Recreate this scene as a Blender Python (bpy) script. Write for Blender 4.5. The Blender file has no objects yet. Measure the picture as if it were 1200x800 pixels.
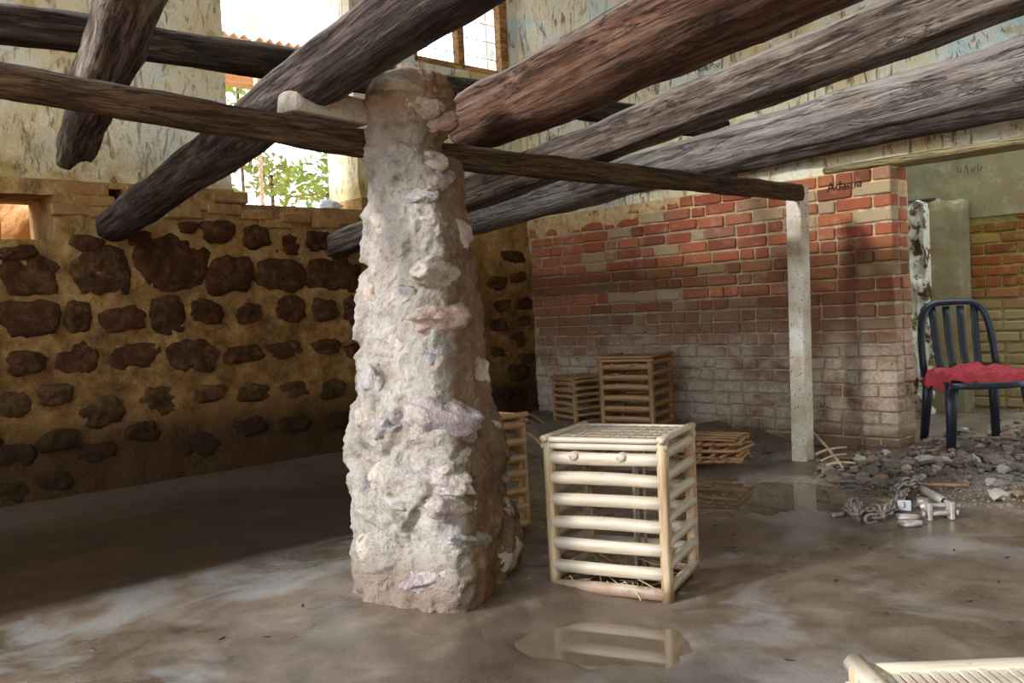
import bpy, bmesh, math, random
from mathutils import Vector, Matrix, noise
from mathutils.bvhtree import BVHTree

random.seed(7)
scene = bpy.context.scene
COL = scene.collection

# ------------------------------------------------------------------ camera
EYE = Vector((0, 0, 0.9))
FX = 1070.0                                  # focal length in pixels of a 1200 px wide frame
yaw = math.atan2(.684, .729)
pitch, roll = math.radians(-1.93), math.radians(2.86)
f0 = Vector((math.sin(yaw), math.cos(yaw), 0)); r0 = Vector((math.cos(yaw), -math.sin(yaw), 0))
ZUP = Vector((0, 0, 1))
CF = f0 * math.cos(pitch) + ZUP * math.sin(pitch)
u0 = ZUP * math.cos(pitch) - f0 * math.sin(pitch)
CR = r0 * math.cos(roll) - u0 * math.sin(roll)
CU = u0 * math.cos(roll) + r0 * math.sin(roll)
cam_data = bpy.data.cameras.new('camera'); cam = bpy.data.objects.new('camera', cam_data); COL.objects.link(cam)
cam_data.sensor_width = 36.0; cam_data.lens = 36.0 * FX / 1200.0; cam_data.clip_start = 0.05; cam_data.clip_end = 200
m3 = Matrix((CR, CU, -CF)).transposed()
cam.matrix_world = Matrix.Translation(EYE) @ m3.to_4x4()
scene.camera = cam

# ------------------------------------------------------------------ world, sun, exposure
world = bpy.data.worlds.new('sky'); scene.world = world; world.use_nodes = True
bgn = world.node_tree.nodes['Background']
bgn.inputs['Color'].default_value = (0.70, 0.85, 1.0, 1); bgn.inputs['Strength'].default_value = 4.2
sun_d = bpy.data.lights.new('sun', 'SUN'); sun = bpy.data.objects.new('sun', sun_d); COL.objects.link(sun)
sun_d.energy = 5.0; sun_d.angle = math.radians(9); sun_d.color = (0.93, 0.97, 1.0)
sun.rotation_euler = Vector((1.0, -0.24, -0.46)).to_track_quat('-Z', 'Y').to_euler()   # comes in from the open side, along +X
vs = scene.view_settings
vs.view_transform = 'Standard'; vs.look = 'None'; vs.gamma = 1.0; vs.use_curve_mapping = False
vs.exposure = 0.0

# ------------------------------------------------------------------ pixel helpers (a pixel gives a direction; a plane of the room gives the distance)
def ray(px, py): return CF * FX + CR * (px - 600) - CU * (py - 400)
def hit(px, py, ax, val):
    d = ray(px, py); t = (val - EYE[ax]) / d[ax]; return EYE + d * t
def hx(px, py, x): return hit(px, py, 0, x)
def hy(px, py, y): return hit(px, py, 1, y)
def hz(px, py, z=0.0): return hit(px, py, 2, z)
def depth_of(p): return (Vector(p) - EYE).dot(CF)
def smooth(a, b, x):
    t = max(0.0, min(1.0, (x - a) / (b - a))); return t * t * (3 - 2 * t)
def fbm(p, o=4, H=1.0): return noise.fractal(Vector(p), H, 2.0, o)

YB, XR = 5.05, 4.97          # planes of the back wall and of the right wall
YBAR = 2.5                   # plane of the cross bar and the pillar row

# ------------------------------------------------------------------ materials
def lin(c):
    r = []
    for v in c:
        v /= 255.0
        r.append(v / 12.92 if v <= .04045 else ((v + .055) / 1.055) ** 2.4)
    return (*r, 1.0)
class G:
    def __init__(s, name):
        s.m = bpy.data.materials.new(name); s.m.use_nodes = True
        s.t = s.m.node_tree; s.b = s.t.nodes['Principled BSDF']
    def set(s, sock, v):
        if hasattr(v, 'is_output'): s.t.links.new(v, sock)
        else: sock.default_value = v
    def n(s, typ, ins=None, **pr):
        nd = s.t.nodes.new('ShaderNode' + typ)
        for k, v in pr.items(): setattr(nd, k, v)
        for k, v in (ins or {}).items(): s.set(nd.inputs[k], v)
        return nd
    def obj(s): return s.n('TexCoord').outputs['Object']
    def pos(s): return s.n('NewGeometry').outputs['Position']
    def rnd(s): return s.n('ObjectInfo').outputs['Random']
    def map(s, v, sc=(1, 1, 1), loc=(0, 0, 0)): return s.n('Mapping', {'Vector': v, 'Scale': sc, 'Location': loc}).outputs[0]
    def noise(s, v, sc, det=4, ro=.6, dist=0.0):
        return s.n('TexNoise', {'Vector': v, 'Scale': sc, 'Detail': det, 'Roughness': ro, 'Distortion': dist}).outputs['Fac']
    def vor(s, v, sc, feat='F1', out='Distance'): return s.n('TexVoronoi', {'Vector': v, 'Scale': sc}, feature=feat).outputs[out]
    def ramp(s, f, stops, interp='LINEAR'):
        nd = s.n('ValToRGB', {'Fac': f}); e = nd.color_ramp.elements; nd.color_ramp.interpolation = interp
        while len(e) < len(stops): e.new(0.5)
        for el, (p, c) in zip(e, stops):
            el.position = p; el.color = c if len(c) == 4 else lin(c)
        return nd.outputs['Color']
    def step(s, f, a, b): return s.n('MapRange', {'Value': f, 'From Min': a, 'From Max': b}, interpolation_type='SMOOTHSTEP').outputs[0]
    def mix(s, f, a, b, mode='MIX'):
        nd = s.n('MixRGB', blend_type=mode); s.set(nd.inputs[0], f); s.set(nd.inputs[1], a); s.set(nd.inputs[2], b); return nd.outputs[0]
    def ma(s, op, a, b=0.0):
        nd = s.n('Math', operation=op); s.set(nd.inputs[0], a); s.set(nd.inputs[1], b); return nd.outputs[0]
    def z(s, v, ch='Z'): return s.n('SeparateXYZ', {'Vector': v}).outputs[ch]
    def bump(s, h, st=.5, d=.01): return s.n('Bump', {'Height': h, 'Strength': st, 'Distance': d}).outputs[0]
    def out(s, col, rough=.8, nrm=None, spec=.3, metal=0.0):
        s.set(s.b.inputs['Base Color'], col); s.set(s.b.inputs['Roughness'], rough)
        s.set(s.b.inputs['Specular IOR Level'], spec); s.set(s.b.inputs['Metallic'], metal)
        if nrm is not None: s.set(s.b.inputs['Normal'], nrm)
        return s.m
MAT = {}
def simple(name, c, rough=.7, spec=.3, metal=0.0, var=.25, sc=30.0):
    g = G(name); v = g.obj(); nz = g.noise(v, sc, 5)
    c = lin(c); lo = tuple(x * (1 - var) for x in c[:3]) + (1,); hi = tuple(min(1, x * (1 + var)) for x in c[:3]) + (1,)
    MAT[name] = g.out(g.ramp(nz, [(.3, lo), (.7, hi)]), rough, g.bump(nz, .25, .004), spec, metal); return MAT[name]

def wood(name, dark, mid, light, gs=1.0, pale=0.35, rough=.8, dust=.55):
    g = G(name); v = g.obj()
    gr = g.noise(g.map(v, (2.2 * gs, 34 * gs, 34 * gs)), 1.0, 8, .7, .5)
    fine = g.noise(g.map(v, (9 * gs, 150 * gs, 150 * gs)), 1.0, 5, .7)
    ck = g.ma('ABSOLUTE', g.ma('SUBTRACT', g.noise(g.map(v, (1.4 * gs, 22 * gs, 22 * gs), (3, 1, 0)), 1.0, 6, .65, .8), .5))
    big = g.noise(g.map(v, (2.6, 6, 6)), 1.0, 6, .7)
    col = g.ramp(gr, [(.30, dark), (.48, mid), (.70, light)])
    col = g.mix(g.ma('MULTIPLY', g.step(big, .60 - pale * .3, .78), .8), col, lin(light))
    col = g.mix(g.ma('MULTIPLY', g.step(big, .44, .30), .8), col, lin(dark))
    col = g.mix(.55, col, g.ramp(fine, [(.32, (50, 50, 50)), (.68, (220, 220, 220))]), 'OVERLAY')
    nz_ = g.z(g.n('NewGeometry').outputs['Normal']); du = g.ma('MULTIPLY', g.step(g.ma('ADD', nz_, g.ma('MULTIPLY', big, .5)), .55, 1.1), dust)
    col = g.mix(du, col, lin((164, 152, 142)))                                            # settled dust, plus the lit tops painted in as pale grey
    col = g.mix(g.ma('MULTIPLY', g.step(ck, .014, .003), .7), col, lin((22, 16, 12)))     # drying cracks
    h = g.ma('ADD', g.ma('ADD', gr, g.ma('MULTIPLY', fine, .6)), g.ma('MULTIPLY', g.step(ck, 0.0, .03), .6))
    MAT[name] = g.out(col, rough, g.bump(h, 1.0, .014), .2); return MAT[name]

wood('wood_dark', (34, 24, 19), (70, 55, 48), (128, 110, 100))
wood('wood_grey', (44, 32, 25), (98, 80, 68), (164, 146, 130))
wood('wood_brown', (46, 28, 18), (98, 64, 44), (136, 108, 92))
wood('wood_silver', (78, 66, 58), (132, 118, 108), (180, 168, 156))
wood('wood_joist', (32, 22, 15), (66, 48, 35), (112, 92, 74), dust=.75)
wood('wood_bar', (50, 32, 18), (100, 70, 44), (134, 104, 74), 1.6, dust=.2)
wood('wood_fresh', (176, 122, 62), (214, 164, 98), (232, 194, 136), 1.4, rough=.6)
wood('wood_lintel', (112, 92, 58), (168, 146, 98), (206, 188, 140), 1.4)

def cane(name, a, b, c):
    g = G(name); v = g.obj()
    st = g.noise(g.map(v, (4, 60, 60)), 1.0, 5, .6)
    col = g.ramp(st, [(.3, a), (.5, b), (.72, c)])
    col = g.mix(g.ma('MULTIPLY', g.rnd(), .22), col, lin((150, 112, 74)))
    p = g.pos(); low = g.ma('ADD', g.z(p), g.ma('MULTIPLY', g.noise(p, 14, 4), -.09))
    col = g.mix(g.ma('MULTIPLY', g.step(low, .03, -.02), .7), col, lin((116, 78, 50)))     # feet soaked by the mud
    sp = g.step(g.noise(v, 45, 3), .66, .74)
    col = g.mix(g.ma('MULTIPLY', sp, .4), col, lin((120, 84, 52)))
    MAT[name] = g.out(col, .55, g.bump(st, .4, .004), .35); return MAT[name]
cane('cane', (158, 134, 106), (190, 172, 148), (206, 194, 176))
cane('cane_shaded', (112, 78, 46), (156, 116, 74), (188, 150, 106))  # same cane; dimmer light at the back painted in as brown
cane('cane_post', (140, 108, 74), (178, 148, 112), (202, 180, 150))

def brickmat():
    g = G('brick'); r = g.rnd(); p = g.pos(); zz = g.z(p); yy = g.z(p, 'Y'); xx = g.z(p, 'X')
    base = g.ramp(r, [(0, (140, 74, 50)), (.2, (160, 90, 62)), (.4, (118, 66, 48)), (.6, (170, 100, 66)), (.8, (140, 94, 74)), (.92, (168, 136, 102)), (1, (166, 146, 112))], 'LINEAR')
    n1 = g.noise(p, 9, 6, .65); n2 = g.noise(p, 60, 4)
    col = g.mix(g.ma('MULTIPLY', g.step(n1, .52, .75), .6), base, lin((182, 148, 124)))
    col = g.mix(g.ma('MULTIPLY', g.step(n2, .55, .75), .5), col, lin((92, 52, 40)))
    w = g.noise(g.map(p, (1, 1.2, 2.2)), 2.6, 5, .6)
    zn = g.ma('ADD', zz, g.ma('MULTIPLY', g.ma('SUBTRACT', w, .5), .5))
    yn = g.ma('ADD', zz, g.ma('MULTIPLY', g.ma('SUBTRACT', g.noise(g.map(p, (1, .5, 3)), 2.0, 4), .5), .16))
    damp = g.ma('MULTIPLY', g.step(yn, .95, 1.02), g.step(yn, 1.2, 1.12))                     # old water line, green brown
    col = g.mix(g.ma('MULTIPLY', damp, .62), col, lin((84, 62, 34)))
    mid = g.ma('MULTIPLY', g.step(zn, 1.05, .75), .62); col = g.mix(mid, col, lin((122, 98, 74)))
    silt = g.ma('MULTIPLY', g.step(zn, .82, .42), g.step(g.noise(p, 5, 7, .7, .3), .36, .56)); col = g.mix(g.ma('MULTIPLY', silt, .8), col, g.ramp(n2, [(.3, (170, 148, 124)), (.7, (212, 198, 178))]))
    mud = g.step(g.ma('ADD', zz, g.ma('MULTIPLY', n1, -.12)), .1, .02); col = g.mix(g.ma('MULTIPLY', mud, .9), col, lin((122, 96, 74)))
    MAT['brick'] = g.out(col, .88, g.bump(g.ma('ADD', n1, n2), .6, .008), .2)
    g = G('brick_far'); r = g.rnd(); p = g.pos(); n1 = g.noise(p, 9, 6, .65); zz = g.z(p)
    col = g.ramp(r, [(0, (120, 66, 36)), (.4, (150, 84, 46)), (.7, (120, 84, 40)), (1, (160, 126, 70))])
    col = g.mix(g.step(n1, .5, .75), col, lin((150, 128, 78)))
    col = g.mix(g.ma('MULTIPLY', g.step(g.ma('ADD', zz, g.ma('MULTIPLY', n1, .3)), 1.1, .8), .75), col, lin((160, 144, 112)))
    MAT['brick_far'] = g.out(col, .9, g.bump(n1, .6, .008), .15)
brickmat()
def mortarmat():
    g = G('mortar_brick'); p = g.pos(); n1 = g.noise(p, 14, 6, .7); zz = g.z(p)
    col = g.ramp(n1, [(.3, (128, 106, 84)), (.5, (168, 144, 116)), (.7, (198, 178, 150))])
    yn = g.ma('ADD', zz, g.ma('MULTIPLY', g.ma('SUBTRACT', g.noise(g.map(p, (1, .5, 3)), 2.0, 4), .5), .16))
    damp = g.ma('MULTIPLY', g.step(yn, .95, 1.02), g.step(yn, 1.2, 1.12)); col = g.mix(g.ma('MULTIPLY', damp, .6), col, lin((96, 76, 44)))
    top = g.step(zz, 1.38, 1.52); col = g.mix(g.ma('MULTIPLY', top, .8), col, g.ramp(n1, [(.35, (190, 128, 84)), (.55, (214, 182, 128)), (.75, (226, 206, 160))]))
    MAT['mortar_brick'] = g.out(col, .92, g.bump(n1, .8, .012), .15)
    g = G('mortar_far'); p = g.pos(); n1 = g.noise(p, 12, 6, .7)
    MAT['mortar_far'] = g.out(g.ramp(n1, [(.3, (128, 112, 66)), (.7, (184, 168, 112))]), .92, g.bump(n1, .8, .012), .15)
    # ochre earth mortar of the rubble stone wall, dark mud along the foot
    g = G('earth_mortar'); p = g.pos(); n0 = g.noise(p, 2.2, 4); n1 = g.noise(p, 9, 7, .7); n2 = g.noise(p, 42, 4)
    col = g.ramp(n1, [(.3, (78, 52, 27)), (.47, (116, 82, 44)), (.62, (146, 110, 64)), (.78, (182, 150, 100))])
    col = g.mix(g.step(n0, .55, .7), col, lin((120, 84, 44)))
    zz = g.z(p); xx = g.z(p, 'X')
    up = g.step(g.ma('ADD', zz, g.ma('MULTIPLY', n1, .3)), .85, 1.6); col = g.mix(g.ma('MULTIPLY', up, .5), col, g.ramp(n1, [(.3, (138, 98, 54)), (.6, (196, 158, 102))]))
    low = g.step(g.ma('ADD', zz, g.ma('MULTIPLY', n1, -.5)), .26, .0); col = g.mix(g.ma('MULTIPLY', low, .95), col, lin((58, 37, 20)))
    h = g.ma('ADD', n1, g.ma('MULTIPLY', n2, .4))
    MAT['earth_mortar'] = g.out(col, .95, g.bump(h, 1.0, .03), .1)
    g = G('wall_stone'); v = g.pos(); n1 = g.noise(v, 16, 7, .7); n2 = g.noise(v, 70, 3)
    col = g.ramp(n1, [(.3, (40, 25, 14)), (.5, (72, 46, 27)), (.7, (110, 78, 48))])
    col = g.mix(g.ma('MULTIPLY', g.rnd(), .4), col, lin((74, 42, 26)))
    MAT['wall_stone'] = g.out(col, .95, g.bump(g.ma('ADD', n1, g.ma('MULTIPLY', n2, .5)), 1.0, .02), .1)
    g = G('wall_stone_faint'); v = g.pos(); n1 = g.noise(v, 14, 7, .7)
    lowm = g.step(g.ma('ADD', g.z(v), g.ma('MULTIPLY', g.noise(v, 9, 7, .7), -.5)), .3, .05)
    MAT['wall_stone_faint'] = g.out(g.mix(lowm, g.ramp(n1, [(.3, (46, 30, 16)), (.5, (78, 54, 30)), (.7, (106, 78, 46))]), lin((52, 34, 19))), .95, g.bump(n1, 1.0, .03), .1)
    g = G('wall_brick'); v = g.pos(); n1 = g.noise(v, 20, 6, .7)
    col = g.ramp(n1, [(.3, (116, 82, 46)), (.5, (152, 114, 70)), (.7, (180, 144, 94))])
    MAT['wall_brick'] = g.out(g.mix(g.ma('MULTIPLY', g.rnd(), .5), col, lin((146, 98, 60))), .95, g.bump(n1, .8, .01), .1)
mortarmat()
def plaster():
    g = G('plaster'); p = g.pos(); n0 = g.noise(p, 1.7, 6, .62); n1 = g.noise(p, 6, 8, .7, .3); n2 = g.noise(g.map(p, (24, 24, 6)), 1.0, 7, .72, .6); n3 = g.noise(p, 70, 4, .7)
    col = g.ramp(n0, [(.34, (222, 192, 134)), (.46, (236, 220, 182)), (.56, (234, 228, 206)), (.68, (200, 220, 214))])
    col = g.mix(g.ma('MULTIPLY', g.step(n1, .52, .66), .8), col, lin((240, 230, 206)))
    col = g.mix(g.ma('MULTIPLY', g.step(n1, .45, .34), .75), col, lin((192, 154, 90)))
    zz = g.z(p); low = g.step(g.ma('ADD', zz, g.ma('MULTIPLY', n1, .5)), 2.35, 1.9); low = g.ma('MULTIPLY', low, g.ma('ADD', .25, g.ma('MULTIPLY', g.step(g.z(p, 'Y'), 4.9, 5.0), .75))); col = g.mix(g.ma('MULTIPLY', low, .7), col, g.ramp(n1, [(.35, (150, 118, 66)), (.6, (206, 178, 116))]))
    col = g.mix(g.ma('MULTIPLY', g.step(n2, .60, .68), .8), col, lin((120, 98, 66)))
    h = g.ma('SUBTRACT', g.ma('ADD', n1, g.ma('MULTIPLY', n3, .35)), g.ma('MULTIPLY', g.step(n2, .55, .68), .6))
    MAT['plaster'] = g.out(col, .9, g.bump(h, 1.0, .02), .15)
    g = G('plaster_green'); p = g.pos(); n0 = g.noise(g.map(p, (1, 1, 2)), 1.8, 5, .6); n1 = g.noise(p, 12, 6, .7)
    col = g.ramp(n0, [(.3, (116, 112, 88)), (.5, (142, 133, 106)), (.7, (132, 104, 66))])
    col = g.mix(g.ma('MULTIPLY', g.step(n1, .5, .75), .5), col, lin((186, 178, 142)))
    MAT['plaster_green'] = g.out(col, .9, g.bump(n1, .5, .01), .15)
    g = G('whitewash'); p = g.pos(); n1 = g.noise(p, 20, 7, .7)
    n1 = g.noise(p, 9, 8, .7)
    MAT['whitewash'] = g.out(g.ramp(n1, [(.34, (84, 62, 40)), (.46, (120, 96, 70)), (.50, (226, 222, 214)), (.8, (246, 244, 240))]), .9, g.bump(n1, 1, .02), .15)
plaster()
def pillarmat():
    g = G('pillar_mud'); p = g.pos(); n0 = g.noise(p, 3, 4); n1 = g.noise(p, 13, 8, .7); n2 = g.noise(p, 70, 4, .7)
    col = g.ramp(n1, [(.3, (116, 98, 82)), (.44, (172, 156, 141)), (.62, (198, 186, 172)), (.78, (214, 204, 192))])
    col = g.mix(g.ma('MULTIPLY', g.step(n0, .56, .7), .45), col, lin((168, 138, 112)))
    st = g.step(g.noise(p, 6, 7, .7, .5), .56, .66); col = g.mix(g.ma('MULTIPLY', st, .6), col, g.ramp(n2, [(.3, (104, 94, 100)), (.7, (160, 150, 152))]))
    pk = g.step(g.noise(g.map(p, (1, 1, 1), (7, 3, 1)), 5, 6, .65, .4), .64, .72); col = g.mix(g.ma('MULTIPLY', pk, .4), col, lin((178, 130, 112)))
    zz = g.z(p); low = g.step(g.ma('ADD', zz, g.ma('MULTIPLY', n1, -.3)), .1, -.1); col = g.mix(g.ma('MULTIPLY', low, .7), col, lin((124, 96, 74)))
    # shade of the flank away from the opening, painted as darker brown
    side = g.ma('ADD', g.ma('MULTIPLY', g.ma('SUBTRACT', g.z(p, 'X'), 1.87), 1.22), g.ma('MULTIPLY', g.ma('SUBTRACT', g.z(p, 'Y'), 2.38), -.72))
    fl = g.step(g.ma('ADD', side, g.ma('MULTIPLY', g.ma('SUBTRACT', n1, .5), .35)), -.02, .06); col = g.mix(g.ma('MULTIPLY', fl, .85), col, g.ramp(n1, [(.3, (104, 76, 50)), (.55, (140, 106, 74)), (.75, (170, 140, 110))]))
    top = g.step(zz, 1.47, 1.56); col = g.mix(g.ma('MULTIPLY', top, .5), col, lin((168, 130, 96)))
    h = g.ma('ADD', n1, g.ma('MULTIPLY', n2, .35))
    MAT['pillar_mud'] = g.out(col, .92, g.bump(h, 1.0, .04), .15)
    for nm, a, b, c in [('stone_purple', (112, 94, 96), (158, 138, 134), (198, 182, 172)), ('stone_orange', (158, 112, 94), (188, 150, 132), (206, 186, 170)), ('stone_grey', (106, 100, 102), (152, 144, 140), (196, 186, 176)), ('stone_pale', (150, 130, 112), (190, 172, 154), (214, 202, 190))]:
        g = G(nm); v = g.pos(); n1 = g.noise(v, 18, 7, .7); n2 = g.noise(v, 70, 4)
        col = g.ramp(n1, [(.3, a), (.5, b), (.7, c)])
        col = g.mix(g.ma('MULTIPLY', g.step(g.noise(v, 10, 6, .7), .42, .58), .75), col, lin((192, 174, 158)))          # smeared with the same mud
        MAT[nm] = g.out(col, .9, g.bump(g.ma('ADD', n1, g.ma('MULTIPLY', n2, .5)), 1, .02), .2)
pillarmat()
def mud():
    g = G('wet_mud'); p = g.pos(); n0 = g.noise(p, 1.1, 5, .6); n1 = g.noise(p, 5, 6, .65, .4); n2 = g.noise(p, 34, 5, .65); n3 = g.noise(p, 150, 3)
    col = g.ramp(n1, [(.3, (82, 67, 53)), (.5, (106, 89, 73)), (.7, (130, 111, 94))])
    col = g.mix(g.ma('MULTIPLY', g.step(n2, .58, .7), .35), col, lin((92, 72, 54)))
    pf_ = g.step(g.noise(g.map(p, (1, 1, 1), (4, 2, 0)), 1.6, 7, .62, .5), .50, .60); col = g.mix(g.ma('MULTIPLY', pf_, .55), col, lin((150, 143, 137)))
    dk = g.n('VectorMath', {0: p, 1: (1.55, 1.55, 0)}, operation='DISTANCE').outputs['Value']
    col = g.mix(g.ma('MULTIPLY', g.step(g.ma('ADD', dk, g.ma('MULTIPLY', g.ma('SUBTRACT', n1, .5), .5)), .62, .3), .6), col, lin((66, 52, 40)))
    xx = g.z(p, 'X'); yy = g.z(p, 'Y'); zz = g.z(p)
    bank = g.step(g.ma('ADD', yy, g.ma('MULTIPLY', g.ma('SUBTRACT', n1, .5), .12)), 3.14, 3.3)       # silt bank along the stone wall, its shade painted in as darker brown
    bank = g.ma('MULTIPLY', bank, g.step(xx, 3.4, 2.6))
    col = g.mix(bank, col, g.ramp(n1, [(.3, (48, 31, 15)), (.7, (66, 45, 25))]))
    heap = g.step(zz, .03, .07); col = g.mix(g.ma('MULTIPLY', heap, .7), col, g.ramp(n2, [(.3, (82, 64, 48)), (.7, (124, 104, 84))]))
    wet = g.step(g.ma('ADD', n0, g.ma('MULTIPLY', n1, .35)), .56, .76)
    rough = g.ma('ADD', g.ma('MULTIPLY', wet, .30), .13)
    rough = g.ma('MAXIMUM', rough, g.ma('MULTIPLY', bank, .8)); rough = g.ma('MAXIMUM', rough, g.ma('MULTIPLY', heap, .8))
    h = g.ma('ADD', g.ma('MULTIPLY', n2, .6), g.ma('MULTIPLY', n3, .35))
    MAT['wet_mud'] = g.out(col, rough, g.bump(h, .32, .01), g.ma('SUBTRACT', .6, g.ma('MULTIPLY', bank, .45)))
    g = G('muddy_water'); p = g.pos(); n1 = g.noise(p, 3, 3)
    MAT['muddy_water'] = g.out(g.ramp(n1, [(.3, (88, 72, 56)), (.7, (112, 94, 76))]), .025, None, .75)
    g = G('dry_earth'); p = g.pos(); n1 = g.noise(p, 7, 7, .7)
    MAT['dry_earth'] = g.out(g.ramp(n1, [(.3, (170, 112, 66)), (.5, (206, 150, 98)), (.75, (232, 196, 150))]), .95, g.bump(n1, 1, .05), .1)
mud()
simple('rubble', (128, 113, 99), .85, var=.35); simple('rubble_dark', (100, 88, 78), .8, var=.35); simple('rubble_pale', (166, 152, 137), .85); simple('rubble_warm', (134, 108, 88), .85)
simple('plastic_navy', (26, 34, 48), .38, .5, var=.15); simple('red_cloth', (164, 62, 66), .9, .1, var=.2, sc=60)
simple('steel_rust', (138, 124, 112), .5, .5, .3, .4, 40); simple('steel_pale', (178, 168, 160), .5, .5, .35, .25, 40); simple('rod_steel', (104, 104, 108), .5, .5, .2)
simple('white_card', (184, 184, 188), .6, var=.08); simple('ink', (36, 34, 40), .8); simple('graffiti', (92, 80, 66), .9); simple('brick_ink', (52, 22, 18), .9)
simple('straw', (176, 148, 104), .7); simple('stick', (186, 160, 124), .7); simple('stick_red', (160, 122, 94), .65)
simple('white_scrap', (232, 232, 236), .7, var=.05); simple('wire', (140, 112, 76), .6); simple('sheet_roof', (232, 208, 196), .5, var=.06, sc=3); simple('roof_purlin', (222, 190, 158), .7)
simple('bark', (96, 76, 56), .9); simple('debris', (58, 46, 36), .8)
def leafm():
    g = G('leaf'); r = g.rnd(); n1 = g.noise(g.obj(), 3.0, 2)
    MAT['leaf'] = g.out(g.ramp(n1, [(.3, (110, 158, 60)), (.7, (190, 216, 120))]), .5, None, .3)
leafm()
def postmat():
    g = G('painted_post'); v = g.obj(); n1 = g.noise(v, 8, 5); n2 = g.vor(g.map(v, (1, 1, 1)), 60)
    col = g.ramp(n1, [(.3, (176, 150, 118)), (.5, (206, 190, 166)), (.7, (226, 218, 206))])
    col = g.mix(g.ma('MULTIPLY', g.step(n2, .3, .16), g.step(g.noise(v, 30, 2), .45, .6)), col, lin((84, 62, 46)))
    MAT['painted_post'] = g.out(col, .75, g.bump(n2, .3, .004), .25)
postmat()

# ------------------------------------------------------------------ building helpers
def tag(o, label=None, cat=None, group=None, kind=None):
    if label: o['label'] = label
    if cat: o['category'] = cat
    if group: o['group'] = group
    if kind: o['kind'] = kind
    return o
def link(name, me, mat=None, parent=None, mw=None):
    o = bpy.data.objects.new(name, me); COL.objects.link(o)
    if mat and me is not None and not me.materials: me.materials.append(MAT[mat])
    if parent: o.parent = parent
    if mw is not None: o.matrix_local = mw
    return o
def empty(name, mw, **k):
    o = bpy.data.objects.new(name, None); COL.objects.link(o); o.matrix_local = mw; o.empty_display_size = .1
    return tag(o, **k)
def mesh(name, verts, faces, smoothf=True):
    me = bpy.data.meshes.new(name); me.from_pydata([tuple(v) for v in verts], [], faces); me.update()
    if smoothf: me.polygons.foreach_set('use_smooth', [True] * len(me.polygons))
    return me
def frm(loc, xdir, zdir=None):
    """matrix with local X along xdir"""
    x = Vector(xdir).normalized(); zr = Vector(zdir or (0, 0, 1))
    if abs(x.dot(zr.normalized())) > .98: zr = Vector((1, 0, 0))
    y = zr.cross(x).normalized(); z = x.cross(y)
    m = Matrix((x, y, z)).transposed().to_4x4(); m.translation = Vector(loc); return m
def rotz(loc, a): return Matrix.Translation(Vector(loc)) @ Matrix.Rotation(a, 4, 'Z')
def box_mesh(sx, sy, sz, bev=.004, jit=0.0, seed=0, seg=1):
    rnd = random.Random(seed); bm = bmesh.new(); bmesh.ops.create_cube(bm, size=1)
    for v in bm.verts: v.co = Vector((v.co.x * sx, v.co.y * sy, v.co.z * sz)) + Vector((rnd.uniform(-jit, jit), rnd.uniform(-jit, jit), rnd.uniform(-jit, jit)))
    if bev: bmesh.ops.bevel(bm, geom=bm.edges[:], offset=bev, segments=seg, affect='EDGES', profile=.6)
    me = bpy.data.meshes.new('box'); bm.to_mesh(me); bm.free(); return me
def rod_mesh(L, ry, rz, seg=8, rings=5, bend=0.0, nz=0.0, seed=0, taper=0.0, power=2.0, x0=0.0):
    """rod along local X from x0 to x0+L, superelliptic section, closed ends"""
    vs_, fs = [], []
    for i in range(rings + 1):
        t = i / rings; k = 1 - taper * t
        off = bend * math.sin(math.pi * t)
        for j in range(seg):
            a = 2 * math.pi * j / seg + math.pi / seg
            c, s = math.cos(a), math.sin(a); q = (abs(c) ** power + abs(s) ** power) ** (-1 / power)
            p = Vector((x0 + L * t, c * q * ry * k, s * q * rz * k + off))
            if nz:
                d = nz * fbm((p.x * 3 + seed * 7.1, p.y * 9, p.z * 9), 4); p.y += c * d; p.z += s * d
            vs_.append(p)
    for i in range(rings):
        for j in range(seg):
            a, b = i * seg + j, i * seg + (j + 1) % seg
            fs.append((a, b, b + seg, a + seg))
    n = len(vs_); vs_ += [Vector((x0 - ry * .15, 0, 0)), Vector((x0 + L + ry * .15, 0, 0))]
    for j in range(seg):
        fs.append((n, (j + 1) % seg, j)); e = rings * seg; fs.append((n + 1, e + j, e + (j + 1) % seg))
    return mesh('rod', vs_, fs)
def rock_mesh(seed, sub=2, sq=(1, 1, 1), amp=.28, fr=1.1):
    bm = bmesh.new(); bmesh.ops.create_icosphere(bm, subdivisions=sub, radius=1)
    for v in bm.verts:
        n = v.co.normalized(); d = 1 + amp * fbm(n * fr + Vector((seed * 3.7, seed * 1.3, 0)), 3) - .12 * noise.cell(n * 2.0 + Vector((seed, 0, 0)))
        v.co = Vector((n.x * d * sq[0], n.y * d * sq[1], n.z * d * sq[2]))
    me = bpy.data.meshes.new('rock'); bm.to_mesh(me); bm.free()
    me.polygons.foreach_set('use_smooth', [sub > 2] * len(me.polygons)); return me
def copy_tree(o, parent=None):
    c = o.copy(); COL.objects.link(c); c.parent = parent
    for ch in o.children: copy_tree(ch, c)
    return c
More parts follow.
